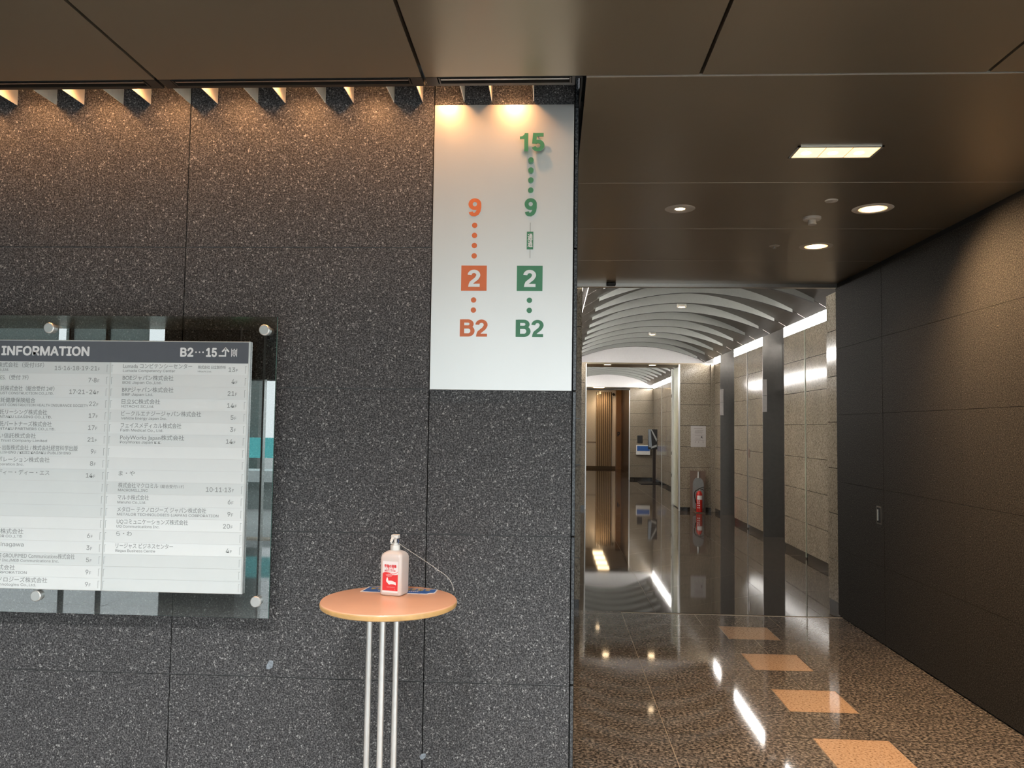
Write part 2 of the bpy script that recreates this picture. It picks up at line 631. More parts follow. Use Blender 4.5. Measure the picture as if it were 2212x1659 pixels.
# ------------------------------------------------------------------ RIGHT GRANITE WALL of the passage
XR = 2.584
RROWS = [.0, .60, 1.1995, 1.7995, 2.3995, 2.966]
mb = MB()
mb.box(XR + .012, XR + .06, 2.0, 6.26, 0, 2.966, 'black')
for r in range(5):
    for y0, y1 in ((2.0, 3.9), (3.9, 5.09), (5.09, 6.278)):
        mb.box(XR, XR + .03, y0 + J * .4, y1 - J * .4 - (.0015 if y1 > 6.2 else 0), RROWS[r] + (J * .5 if r else .012), RROWS[r + 1] - J * .5, 'granite_honed')
mb.box(XR, 7, 1.97, 2.0, 0, 3.3, 'granite_honed')
struct(mb.build('wall_right'))
# flush service door clad in the same granite, with a recessed pull
mb = MB()
mb.box(XR + .012, XR + .06, 6.29, 7.26, 0.0, 2.966, 'black')
for r in range(5):
    mb.box(XR, XR + .03, 6.2825, 7.272, RROWS[r] + (J * .5 if r else .012), RROWS[r + 1] - J * .5, 'granite_honed')
door = struct(mb.build('door_1'))
mb = MB()
mb.box(XR - .003, XR + .001, 6.325, 6.412, .925, 1.065, 'steel_dark')
mb.box(XR - .0045, XR - .003, 6.335, 6.402, .936, 1.054, 'black')
hd = mb.build('pull_handle', door)
mb = MB()
mb.box(XR - .010, XR - .0045, 6.372, 6.394, .950, 1.040, 'alu')
mb.build('pull_bar', hd, bevel=.002)
# black shadow gap over the wall
mb = MB()
mb.box(XR + .002, XR + .06, 2.0, 7.24, 2.966, 3.2, 'black')
struct(mb.build('trim_1'))

# ------------------------------------------------------------------ BRONZE CEILING
mb = MB()
gx = .0068
cx = [-8.99, -7.95, -6.886, -5.823, -4.76, -3.70, -2.637, -1.5755, -.5137, .5499, 1.6124, 2.675, 3.74, 4.80]
for i in range(len(cx) - 1):
    mb.box(cx[i] + gx, cx[i + 1] - gx, YF, 2.9435, ZC, ZC + .03, 'bronze')
yj = [2.9575, 4.2654, 5.2585, 6.2587, 7.2405]
for i in range(4):
    mb.box(.1185, XR - .004, yj[i] + (.0 if i == 0 else .0018), yj[i + 1] - .0018, ZC, ZC + .03, 'bronze')
for yy in yj[:4]:  # lighter strips paint the light caught along the panel edges
    mb.box(.1185, XR - .004, yy - .0016, yy + .0016, ZC - .0006, ZC + .01, 'bronze_glint')
# strip with the air slots next to the wall
for i in range(5, len(cx) - 1):
    x0, x1 = cx[i], cx[i + 1]
    if x0 > .1:
        break
    x1 = min(x1, .075)
    mb.box(x0 + gx, x1 - (gx if x1 < .07 else 0), 3.006, 3.024, ZC, ZC + .03, 'bronze_dark')
    mb.box(x0 + gx, x0 + .052, 2.948, 3.006, ZC, ZC + .03, 'bronze_dark')
    if x1 < .07:
        mb.box(x1 - .052, x1 - gx, 2.948, 3.006, ZC, ZC + .03, 'bronze_dark')
    else:
        mb.box(x1 - .012, x1, 2.948, 3.006, ZC, ZC + .03, 'bronze_dark')
ceil = struct(mb.build('ceiling'))
mb = MB()
mb.box(-9, 5, YF, 2.95, ZC + .05, ZC + .09, 'black')
mb.box(.0985, 2.7, 2.95, 7.25, ZC + .05, ZC + .09, 'black')
mb.box(-9, .0985, 2.95, D, 3.5, 3.54, 'black')      # top of the lamp recess
mb.box(-9, .0985, 3.026, 3.032, ZC + .03, 3.5, 'black')
mb.box(.0985, .1185, D, 7.24, ZC + .03, ZC + .05, 'black')
mb.box(.0985, .104, D - .3, D, ZC + .0, 3.5, 'black')
struct(mb.build('ceiling_void'))

# linear air slots
DIFF = [(-2.577, -1.632, 'left of the three black slot air vents above the warm wall lamps'),
        (-1.519, -.570, 'middle black slot air vent in the ceiling edge, over the dark granite'),
        (-.457, .060, 'short black slot air vent with grey blade above the silver floor sign')]
for x0, x1, lab in DIFF:
    t = thing('slot_air_vent', lab, 'air vent', ((x0 + x1) / 2, 2.977, ZC), 'slot air vents along the ceiling edge')
    f = MB()
    f.box(x0, x1, 2.949, 2.9515, ZC - .001, ZC + .03, 'black')
    f.box(x0, x1, 3.0005, 3.0055, ZC - .001, ZC + .03, 'bronze_dark')
    f.box(x0, x0 + .006, 2.9515, 3.0005, ZC - .001, ZC + .03, 'bronze_dark')
    f.box(x1 - .006, x1, 2.9515, 3.0005, ZC - .001, ZC + .03, 'bronze_dark')
    f.box(x0, x1, 2.9515, 3.0005, ZC + .026, ZC + .03, 'black')
    f.build('frame', t)
    f = MB()
    f.box(x0 + .008, x1 - .008, 2.966, 2.976, ZC + .001, ZC + .024, 'steel_dark')
    f.build('blade', t)

# ------------------------------------------------------------------ WALL-WASHER LAMP BOXES in the recess
COMP = [(-2.66, -2.48), (-2.361, -2.18), (-2.059, -1.88), (-1.76, -1.58), (-1.463, -1.283), (-1.165, -.987), (-.868, -.689), (-.568, -.387), (-.272, -.091)]
ORD = ['cut by the left edge of the photo', 'leftmost in full view', 'second fully seen from the left', 'third fully seen from the left',
       'fourth fully seen from the left', 'third to the left of the silver sign', 'second to the left of the silver sign',
       'straddling the left edge of the silver sign', 'above the green 15 of the silver sign']


def lamp_geo(t, x0, x1):
    z0, y0, y1 = 3.027, 3.052, D - .004
    for x in (x0, x1 - .003):
        f = MB()
        out = x0 if x == x0 else x1
        f.box(x, x + .003, y0, y1, z0, 3.42, 'finplate')
        f.build('side_plate', t)
    f = MB()
    f.box(x0 + .003, x1 - .003, y0, y0 + .003, z0 + .03, 3.42, 'finplate')
    f.box(x0 + .003, x1 - .003, y0, y1, 3.417, 3.42, 'finplate')
    f.build('reflector', t)
    f = MB()
    xc = (x0 + x1) / 2
    f.lathe([(.004, 0), (.022, .004), (.03, .03), (.022, .055), (.015, .06), (.015, .16)], (xc, D - .150, 3.125), (0, 0, 1), 'glow_warm_soft', 20)
    bo = f.build('bulb', t, smooth=True)
    l = bpy.data.lights.new('lamp_light', 'SPOT')
    l.energy = 9.5
    l.color = (1.0, .47, .18)
    l.shadow_soft_size = .018
    l.spot_size = math.radians(150)
    l.spot_blend = 1.0
    lo = bpy.data.objects.new('lamp_light', l)
    COL.objects.link(lo)
    lo.parent = t
    lo.matrix_parent_inverse = Matrix.Translation(-Vector(t.location))
    lo.location = (xc, D - .150, 3.105)


for (x0, x1), od in zip(COMP, ORD):
    t = thing('wall_washer_lamp', 'warm wall-washer lamp box in ceiling recess, ' + od, 'lamp', ((x0 + x1) / 2, 3.15, 3.42), 'warm wall lamps in the ceiling recess')
    lamp_geo(t, x0, x1)

# ------------------------------------------------------------------ SILVER LIFT FLOOR SIGN
t = thing('lift_floor_sign', 'tall silver wall sign listing lift floors in orange and green numerals', 'sign', (-.218, D, 1.797))
mb = MB()
mb.box(-.5135, .0785, D - .006, D - .0005, 1.799, 3.012, 'signface')
mb.build('panel', t, bevel=.0012)
Y0, Y1 = D - .0075, D - .006
YR = D - .036


def digits(s, boxes, z0, z1, mat, y0, y1, nm='numeral'):
    for ch, (x0, x1) in zip(s, boxes):
        glyph(ch, x0, z0, z1 - z0, x1 - x0, y0, y1, nm, mat, t)


def dot(x, z, mat, y0, y1, r=.0114):
    f = MB()
    f.lathe([(r, 0), (r, y1 - y0)], (x, y0, z), (0, 1, 0), mat, 24)
    f.build('dot', t)


# raised figures
digits('15', [(-.148, -.111), (-.098, -.0435)], 2.8005, 2.877, 'green', YR, YR + .006)
f = MB()
for x in (-.121, -.07):
    f.lathe([(.003, 0), (.003, D - .006 - YR - .006)], (x, YR + .006, 2.84 if x < -.1 else 2.87), (0, 1, 0), 'steel', 8)
f.build('standoff_pin', t)
for z, dy in ((2.7655, .022), (2.7245, .016), (2.684, .010), (2.642, .006)):
    dot(-.1005, z, 'green', D - .006 - dy, D - .006)
digits('9', [(-.126, -.073)], 2.531, 2.608, 'green', D - .010, D - .006)
f = MB()
f.box(-.1022, -.0988, Y0, Y1, 2.354, 2.505, 'steel_dark')
f.build('bar', t)
f = MB()
f.box(-.1145, -.0875, D - .0085, D - .006, 2.391, 2.466, 'green')
pl = f.build('plate', t)
f = MB()
put_text(f, '通', -.1105, -.0905, 2.432, .021, D - .0088, 'letterwhite', bold=.0004)
put_text(f, '過', -.1105, -.0905, 2.403, .021, D - .0088, 'letterwhite', bold=.0004)
f.build('lettering', pl)
for x, mat in ((-.1005, 'green'), (-.3345, 'orange')):
    f = MB()
    f.box(x - .0537, x + .0537, D - .0075, D - .006, 2.215, 2.322, mat)
    sq = f.build('square', t)
    glyph('2', x - .0265, 2.232, .072, .053, D - .0082, D - .0075, 'numeral', 'signface', sq)
    for z in (2.176, 2.1335):
        dot(x, z, mat, Y0, Y1)
    digits('B2', [(x - .0585, x + .004), (x + .0095, x + .0605)], 2.022, 2.094, mat, Y0, Y1)
digits('9', [(-.363, -.307)], 2.531, 2.608, 'orange', D - .0085, D - .006)
for z in (2.493, 2.450, 2.407, 2.363):
    dot(-.335, z, 'orange', Y0, Y1)

# ------------------------------------------------------------------ DIRECTORY BOARD behind glass
t = thing('information_board', 'glass mounted tenant directory board headed INFORMATION on the granite wall', 'sign', (-2.1, D, .852))
GY0, GY1 = D - .058, D - .050
mb = MB()
gx0, gx1, gz0, gz1 = -3.10, -1.150, .852, 2.092
mb.quad((gx0, GY0, gz0), (gx1, GY0, gz0), (gx1, GY0, gz1), (gx0, GY0, gz1), 'glass')
for a in (((gx0, GY0, gz0), (gx1, GY0, gz0), (gx1, GY1, gz0), (gx0, GY1, gz0)), ((gx1, GY0, gz0), (gx1, GY0, gz1), (gx1, GY1, gz1), (gx1, GY1, gz0)),
          ((gx0, GY0, gz1), (gx0, GY1, gz1), (gx1, GY1, gz1), (gx1, GY0, gz1)), ((gx0, GY0, gz0), (gx0, GY1, gz0), (gx0, GY1, gz1), (gx0, GY0, gz1))):
    mb.quad(*a, 'glassedge')
mb.build('glass_panel', t, weld=False)
BX0, BX1, BZ0, BZ1, HZ = -2.99, -1.2565, .950, 1.9865, 1.895
BY = D - .073
mb = MB()
mb.box(BX0, BX1, BY, GY0 - .001, BZ0, BZ1, 'alu')
mb.build('backing_board', t, bevel=.0012)
mb = MB()
mb.box(BX0 + .004, BX1 - .005, BY - .0012, BY, HZ, BZ1 - .0045, 'charcoal')
hd = mb.build('header', t)
mb = MB()
yt = BY - .0016
put_text(mb, 'INFORMATION', -2.321, -1.943, 1.922, .0355, yt, 'letterwhite', bold=.0022)
put_text(mb, 'B2', -1.549, -1.497, 1.9225, .034, yt, 'letterwhite', bold=.0021)
for x in (-1.484, -1.469, -1.454):
    mb.lathe([(.0034, 0), (.0034, .0004)], (x, yt, 1.940), (0, 1, 0), 'letterwhite', 12)
put_text(mb, '15', -1.439, -1.397, 1.9225, .034, yt, 'letterwhite', bold=.0021)
for L, R in (ribbon([(-1.387, 1.9255), (-1.3585, 1.9255), (-1.3585, 1.957)], .006), ribbon([(-1.373, 1.9425), (-1.3585, 1.9575), (-1.344, 1.9425)], .0066)):
    n = len(L)
    mb.add([(p[0], yt - .0001, p[1]) for p in L] + [(p[0], yt - .0001, p[1]) for p in R], [(i, i + 1, n + i + 1, n + i) for i in range(n - 1)], 'letterwhite')
# lift pictogram
for x0, x1, z0, z1 in ((-1.334, -1.3315, 1.922, 1.956), (-1.312, -1.3095, 1.922, 1.956), (-1.3315, -1.312, 1.9285, 1.9305), (-1.3315, -1.312, 1.9475, 1.9495),
                       (-1.3285, -1.3265, 1.9305, 1.9475), (-1.317, -1.315, 1.9305, 1.9475), (-1.3245, -1.3225, 1.933, 1.945), (-1.3205, -1.3185, 1.933, 1.945)):
    mb.box(x0, x1, yt - .0001, yt, z0, z1, 'letterwhite')
mb.prism([(-1.3255, yt, 1.951), (-1.318, yt, 1.951), (-1.3218, yt, 1.9565)], (0, .0002, 0), 'letterwhite')
mb.prism([(-1.3255, yt, 1.927), (-1.3218, yt, 1.9215), (-1.318, yt, 1.927)], (0, .0002, 0), 'letterwhite')
mb.build('lettering', hd)

RP = (HZ - BZ0 - .003) / 19
f_ = -1.793
RIGHT = [('Lumada コンピテンシーセンター', -1.498, 'Lumada Competency Center', -1.570, '13', 1),
         ('BOEジャパン株式会社', -1.576, 'BOE Japan Co.,Ltd.', -1.626, '4', 0), ('BRPジャパン株式会社', -1.574, 'BRP Japan Ltd.', -1.660, '21', 0),
         ('日立SC株式会社', -1.629, 'HITACHI SC,Ltd.', -1.654, '14', 1), ('ビークルエナジージャパン株式会社', -1.453, 'Vehicle Energy Japan Inc.', -1.598, '5', 0),
         ('フェイスメディカル株式会社', -1.535, 'Faith Medical Co., Ltd.', -1.611, '3', 1), ('PolyWorks Japan株式会社', -1.521, 'PolyWorks Japan K.K.', -1.617, '14', 0),
         None, None, ('ま・や', -1.725, None, 0, None, 0), ('株式会社マクロミル', -1.623, 'MACROMILL,INC', -1.667, '10·11·13', 2),
         ('マルホ株式会社', -1.661, 'Maruho Co.,Ltd.', -1.672, '6', 0), ('メタロー テクノロジーズ ジャパン株式会社', -1.417, 'METALOR TECHNOLOGIES (JAPAN) CORPORATION', -1.365, '9', 0),
         ('UQコミュニケーションズ株式会社', -1.492, 'UQ Communications Inc.', -1.611, '20', 1), ('ら・わ', -1.727, None, 0, None, 0),
         ('リージャス ビジネスセンター', -1.551, 'Regus Business Centre', -1.626, '4', 1), None, None, None]
l_ = -2.338
LEFT = [('株式会社（受付15F）', -2.135, 'Co.,Ltd.', -2.287, '15·16·18·19·21', 2), ('CES.（受付 7F）', -2.20, None, 0, '7·8', 0),
        ('建託株式会社（総合受付 24F）', -2.085, 'TRUST CONSTRUCTION CO.,LTD.', -2.088, '17·21-24', 0),
        ('建託健康保険組合', -2.166, 'TRUST CONSTRUCTION HEALTH INSURANCE SOCIETY', -1.936, '22', 0),
        ('建託リーシング株式会社', -2.112, 'KENTAKU LEASING CO.,LTD.', -2.091, '17', 0), ('建託パートナーズ株式会社', -2.090, 'KENTAKU PARTNERS CO.,LTD.', -2.073, '17', 0),
        ('らい信託株式会社', -2.156, 'irai Trust Company Limited', -2.107, '21', 0), ('アト出版株式会社 / 株式会社経営科学出版', -1.973, 'PUBLISHING / KEIEI KAGAKU PUBLISHING', -2.002, '9', 0),
        ('ーポレーション株式会社', -2.092, 'Corporation Inc.', -2.202, '8', 0), ('社ディー・ディー・エス', -2.090, None, 0, '14', 2), None, None, None, None,
        ('ター株式会社', -2.190, 'MOTOR CO.,LTD', -2.194, '6', 0), ('k Shinagawa', -2.186, None, 0, '3', 0),
        ('XTAGE GROUP/MED Communications株式会社', -1.965, 'GROUP Inc./MED Communications Inc.', -2.032, '5', 2),
        ('ム株式会社', -2.219, 'M CORPORATION', -2.167, '9', 0), ('テクノロジーズ株式会社', -2.078, 'M Technologies Co.,Ltd.', -2.125, '9', 0)]
SHEET = ['whiteboard', 'whiteboard2', 'whiteboard3']
for ci, (rows, x0, x1, xt, xf) in enumerate(((LEFT, -2.436, -1.8505, l_, -1.893), (RIGHT, -1.8445, BX1 - .005, f_, -1.304))):
    for i, r in enumerate(rows):
        z1 = HZ - .001 - i * RP
        z0 = z1 - RP
        mb = MB()
        if r:
            sh = SHEET[r[5]]
        else:
            sh = 'whiteboard3' if (ci == 0 and 9 < i < 13) or (ci == 1 and i > 15) else SHEET[1 if ci == 1 and i == 7 else 0]
        jy = .0002 * (i % 3)
        mb.box(x0, x1, BY - .0012 - jy, BY, z0 + .0003, z1 - .0003, sh)
        # notches of the clip rail
        for xa in ((x0 + .0015, x0 + .0085) if ci else (x1 - .0085,)):
            pass
        st = mb.build('name_strip', t)
        yy = BY - .0012 - jy - .0003
        for xa in ((x0 + .003, x1 - .011) if ci else (x1 - .012,)):
            mb = MB()
            mb.box(xa, xa + .0012, yy, yy + .0002, z0 + .008, z1 - .0122, 'lettergrey')
            mb.box(xa, xa + .006, yy, yy + .0002, z1 - .0122, z1 - .011, 'lettergrey')
            mb.build('clip_slot', st)
        if r:
            jp, xj, en, xe, fl_, _ = r

            def line(nm, *a, **k):
                m_ = MB()
                put_text(m_, *a, **k)
                m_.build(nm, st)
            line('name_lettering', jp, xt, xj, z1 - .0225 if en or fl_ is None else z1 - .026, .0158, yy, 'lettergrey', bold=.00016)
            if en:
                line('latin_lettering', en, xt, xe, z1 - .0390, .0102, yy, 'lettergrey', bold=.00016)
            if fl_:
                m_ = MB()
                put_text(m_, fl_, 0, xf - .0115, z1 - .0345, .0180, yy, 'lettergrey', right=True, bold=.0003)
                put_text(m_, 'F', 0, xf, z1 - .0345, .0118, yy, 'lettergrey', right=True, bold=.0002)
                m_.build('floor_lettering', st)
            if ci == 1 and i == 0:
                line('name_lettering', '株式会社 日立製作所', -1.473, -1.355, z1 - .022, .0105, yy, 'lettergrey', bold=.00015)
                line('latin_lettering', 'Hitachi.Ltd.', -1.473, -1.415, z1 - .0375, .0065, yy, 'lettergrey', bold=.0001)
            if ci == 1 and i == 10:
                line('name_lettering', '（総合受付11F）', -1.614, -1.515, z1 - .022, .0105, yy, 'lettergrey', bold=.00015)
for x, z in ((-3.05, 2.038), (-2.124, 2.038), (-1.1995, 2.036), (-3.05, .922), (-2.127, .922), (-1.2, .921)):
    f = MB()
    f.lathe([(.0195, 0), (.0225, .003), (.0225, .016), (.012, .0161), (.012, .0239), (.017, .024), (.017, .0735)], (x, GY0 - .016, z), (0, 1, 0), 'alu', 32)
    f.build('standoff', t, smooth=True)

# ------------------------------------------------------------------ HIGH ROUND TABLE
TX, TY, TZ, TR = -.599, 2.930, 1.0, .2525
t = thing('high_table', 'small round high table with peach top and grouped silver legs', 'table', (TX, TY, 0))
f = MB()
f.lathe([(TR - .010, -.024), (TR - .002, -.020), (TR, -.010), (TR - .0015, -.0042)], (TX, TY, TZ), (0, 0, 1), 'woodedge', 96)
f.lathe([(TR - .0015, -.0042), (TR - .004, -.0008), (TR - .008, 0)], (TX, TY, TZ), (0, 0, 1), 'wood', 96)
f.build('tabletop', t, smooth=True)
for a in (-79, 41, 161):
    lx, ly = TX - .0215 + .0575 * math.cos(math.radians(a)), TY + .0575 * math.sin(math.radians(a))
    f = MB()
    f.lathe([(.0115, 0), (.0115, TZ - .022 - .012)], (lx, ly, .012), (0, 0, 1), 'alu', 24)
    f.build('leg', t, smooth=True)
f = MB()
f.lathe([(.205, 0), (.205, .006), (.19, .012), (.02, .014)], (TX - .02, TY, 0), (0, 0, 1), 'alu', 64)
f.build('base_plate', t, smooth=True)
f = MB()
f.lathe([(.085, -.030), (.085, -.024)], (TX - .02, TY, TZ), (0, 0, 1), 'steel', 40)
f.build('mounting_plate', t)

# blue notice lying on the table top
t = thing('table_notice', 'blue laminated notice with yellow print lying flat on table', 'notice', (-.585, 3.085, TZ))
a0 = math.radians(-2.5)


def nplace(p):
    x, y, z = p
    return (-.5865 + x * math.cos(a0) - y * math.sin(a0), 3.088 + x * math.sin(a0) + y * math.cos(a0), TZ + z)


mb = MB()
o_ = [(-.157, -.057), (.128, -.057), (.142, -.040), (.157, -.036), (.157, .052), (-.157, .052)]
o_ = [(-.150, -.045), (.118, -.052), (.124, -.036), (.142, -.030), (.142, .040), (-.142, .050)]
mb.prism([nplace((x, y, .0004)) for x, y in o_], (0, 0, .0008), 'letterwhite')
mb.build('laminate', t)
mb = MB()
o2 = [(-.143, -.040), (.112, -.046), (.120, -.030), (.137, -.024), (.137, .036), (-.136, .045)]
mb.prism([nplace((x, y, .0012)) for x, y in o2], (0, 0, .0003), 'blueprint')
pr = mb.build('print', t)
mb = MB()
x = -.122
random.seed(3)
while x < .11:
    w = random.uniform(.016, .026)
    for dz in (0, .010, .020):
        mb.quad(*[nplace(q) for q in ((x, .004 + dz, .0017), (x + w, .004 + dz, .0017), (x + w, .010 + dz, .0017), (x, .010 + dz, .0017))], 'yellowprint')
    mb.quad(*[nplace(q) for q in ((x + w * .4, .002, .0017), (x + w * .6, .002, .0017), (x + w * .6, .032, .0017), (x + w * .4, .032, .0017))], 'yellowprint')
    x += w + .007
for xa, xb in ((-.085, -.025), (.02, .075)):
    xx = xa
    while xx < xb:
        mb.quad(*[nplace(q) for q in ((xx, -.022, .0017), (xx + .006, -.022, .0017), (xx + .006, -.014, .0017), (xx, -.014, .0017))], 'letterwhite')
        xx += .008
mb.build('lettering', pr)

# ------------------------------------------------------------------ HAND SANITISER BOTTLE
BXc, BYc, BR = -.5985, 3.022, math.radians(-13.5)
t = thing('sanitizer_bottle', 'square cloudy plastic hand sanitiser pump bottle with red label on table', 'bottle', (BXc, BYc, TZ))
CB, SB = math.cos(BR), math.sin(BR)


def bp(p):
    return (BXc + p[0] * CB - p[1] * SB, BYc + p[0] * SB + p[1] * CB, TZ + .0005 + p[2])


def rrect(hx, hy, r, n=5):
    out = []
    for sx, sy, a in ((1, 1, 0), (-1, 1, 90), (-1, -1, 180), (1, -1, 270)):
        for i in range(n + 1):
            g = math.radians(a + 90 * i / n)
            out.append((sx * (hx - r) + r * math.cos(g), sy * (hy - r) + r * math.sin(g)))
    return out


mb = MB()
rings = [(.038, .034, .010, 0), (.0435, .0385, .012, .004), (.0445, .0395, .012, .010), (.0445, .0395, .012, .140), (.043, .038, .014, .150), (.037, .032, .016, .159),
         (.027, .024, .018, .165), (.0165, .0165, .0164, .168), (.0155, .0155, .0154, .172)]
v, fcs = [], []
for hx, hy, r, z in rings:
    v += [bp((x, y, z)) for x, y in rrect(hx, hy, r)]
n = 24
for j in range(len(rings) - 1):
    for i in range(n):
        k = (i + 1) % n
        fcs.append((j * n + i, j * n + k, (j + 1) * n + k, (j + 1) * n + i))
fcs += [tuple(range(n))[::-1], tuple((len(rings) - 1) * n + i for i in range(n))]
mb.add(v, fcs, 'bottle')
mb.build('body', t, smooth=True)
# label on the front face
FY = -.0395


def lp(x, z, d=.0004):
    return bp((x, FY - d, z))


mb = MB()
mb.prism([lp(-.0315, .013), (lp(.0315, .013)), lp(.0315, .130), lp(-.0315, .130)], Vector(bp((0, .0003, 0))) - Vector(bp((0, 0, 0))), 'labelwhite')
lab = mb.build('label', t)
mb = MB()
wave = [(-.0315, .083), (-.026, .087), (-.018, .0885), (-.008, .087), (.004, .083), (.014, .0795), (.024, .080), (.0315, .082)]
mb.add([lp(x, .020, .0007) for x, _ in wave] + [lp(x, z, .0007) for x, z in wave], [(i, i + 1, 8 + i + 1, 8 + i) for i in range(7)], 'red')
wv2 = [(-.0315, .0845), (-.024, .0895), (-.012, .0905), (.002, .0875), (.014, .0855), (.024, .088), (.0315, .0935)]
mb.add([lp(x, z, .0006) for x, z in wv2] + [lp(x, z - .0035, .0006) for x, z in wv2], [(i, i + 1, 7 + i + 1, 7 + i) for i in range(6)], 'pinkred')
mb.build('red_band', lab)
mb = MB()
hand = [(-.0145, .0675), (-.0118, .070), (-.0090, .0665), (-.0068, .0575), (-.0005, .0580), (.006, .0580), (.013, .0560), (.0235, .0525), (.0245, .044), (.0235, .0415),
        (.0165, .0445), (.0085, .0450), (.002, .0445), (-.0035, .0425), (-.0100, .0480), (-.0155, .0535), (-.0165, .0600)]
mb.add([lp(x, z, .0010) for x, z in hand], [tuple(range(len(hand)))], 'labelwhite')
for rr, nn in ((.004, 5), (.0075, 7), (.011, 9), (.0145, 11)):
    for i in range(nn):
        g = math.radians(205 + 130 * i / (nn - 1))
        cx_, cz_, s_ = -.004 + rr * math.cos(g), .0835 + rr * .75 * math.sin(g), .0007
        mb.quad(lp(cx_ - s_, cz_ - s_, .001), lp(cx_ + s_, cz_ - s_, .001), lp(cx_ + s_, cz_ + s_, .001), lp(cx_ - s_, cz_ + s_, .001), 'labelwhite')
mb.build('hand_pictogram', lab)
mb = MB()


def lt(s, x0, x1, z, h, mat, bold=0.):
    put_text(mb, s, x0, x1, z, h, 0, mat, bold=bold, place=lambda p: lp(p[0], p[2], .0010 - p[1]))


lt('手指の消毒', -.0245, .0245, .1075, .0085, 'red', .0005)
lt('しましょう', -.016, .0155, .0990, .0065, 'red', .0002)
lt('指先までしっかり消毒', -.0235, .0215, .0925, .0042, 'red', .0001)
lt('Hand Sanitizer', -.013, .0205, .0320, .0036, 'pinkred', .0001)
lt('1L', .017, .0225, .0235, .0048, 'pinkred', .0001)
mb.build('lettering', lab)
# cap and pump
f = MB()
f.lathe([(.0150, .166), (.0178, .1665), (.0185, .169), (.0185, .184), (.0178, .187), (.0120, .188), (.0120, .194), (.0095, .1955)], bp((0, 0, 0)), (0, 0, 1), 'plastic_white', 28)
f.build('cap', t, smooth=True)
f = MB()
f.lathe([(.0058, .195), (.0058, .214)], bp((0, 0, 0)), (0, 0, 1), 'plastic_white', 18)
f.build('pump_stem', t, smooth=True)
f = MB()
pts = [(-.015, -.012), (.015, -.012), (.015, .012), (-.015, .012)]
f.prism([bp((x, y, .2125)) for x, y in rrect(.0145, .012, .004)], (0, 0, .0135), 'plastic_white')
f.build('pump_head', t, bevel=.002)
f = MB()
f.tube([bp(p) for p in ((0, -.008, .2165), (0, -.020, .2155), (0, -.032, .211), (0, -.037, .203), (0, -.038, .196))], .0052, 'plastic_white', 12)
f.build('nozzle', t, smooth=True)
f = MB()
f.tube([bp(p) for p in ((.0075, .004, .208), (.011, .002, .206), (.0135, 0, .200), (.0125, 0, .193), (.009, 0, .196))], .0022, 'blue_tie', 8)
f.build('tie', t, smooth=True)
f = MB()
cpts = [bp((.0125, .0, .195)), (-.565, 3.05, 1.172), (-.535, 3.07, 1.148), (-.49, 3.09, 1.115), (-.445, 3.10, 1.083), (-.405, 3.10, 1.055), (-.385, 3.095, 1.028), (-.377, 3.09, 1.004)]


def spline(P, n=6):
    P = [Vector(p) for p in P]
    out = []
    for i in range(len(P) - 1):
        a, b, c_, d = P[max(i - 1, 0)], P[i], P[i + 1], P[min(i + 2, len(P) - 1)]
        for k in range(n):
            s = k / n
            out.append(.5 * (2 * b + (c_ - a) * s + (2 * a - 5 * b + 4 * c_ - d) * s * s + (3 * b - a - 3 * c_ + d) * s ** 3))
    return out + [P[-1]]


f.tube(spline(cpts), .0011, 'cord', 6)
f.build('tether_cord', t, smooth=True)

# glue residue on the granite
for i, (x, z, w, h, lab_) in enumerate(((-1.158, .648, .030, .044, 'pale glue residue on the granite below the glass panel corner'),
                                       (-.512, .302, .026, .030, 'pale glue residue on the granite at the low joint beside the table legs'))):
    random.seed(11 + i)
    pts = []
    for k in range(14):
        g = 2 * PI * k / 14
        rr = random.uniform(.72, 1.05)
        pts.append((x + w / 2 * rr * math.cos(g) + .25 * h * rr * math.sin(g) * .5, D - .0004, z + h / 2 * rr * math.sin(g)))
    f = MB()
    f.prism(pts, (0, .0008, 0), 'residue')
    tag(f.build('glue_residue'), lab_, 'residue')

# ------------------------------------------------------------------ CEILING FITTINGS of the passage
def spot(loc, energy, col, size, blend, target, r=.03, parent=None):
    l = bpy.data.lights.new('lamp_light', 'SPOT')
    l.energy, l.color, l.spot_size, l.spot_blend, l.shadow_soft_size = energy, col, size, blend, r
    o = bpy.data.objects.new('lamp_light', l)
    COL.objects.link(o)
    o.location = loc
    o.rotation_euler = (Vector(target) - Vector(loc)).to_track_quat('-Z', 'Y').to_euler()
    if parent is not None:
        o.parent = parent
        o.matrix_parent_inverse = Matrix.Translation(-Vector(parent.location))
    return o


WARM = (1.0, .64, .34)
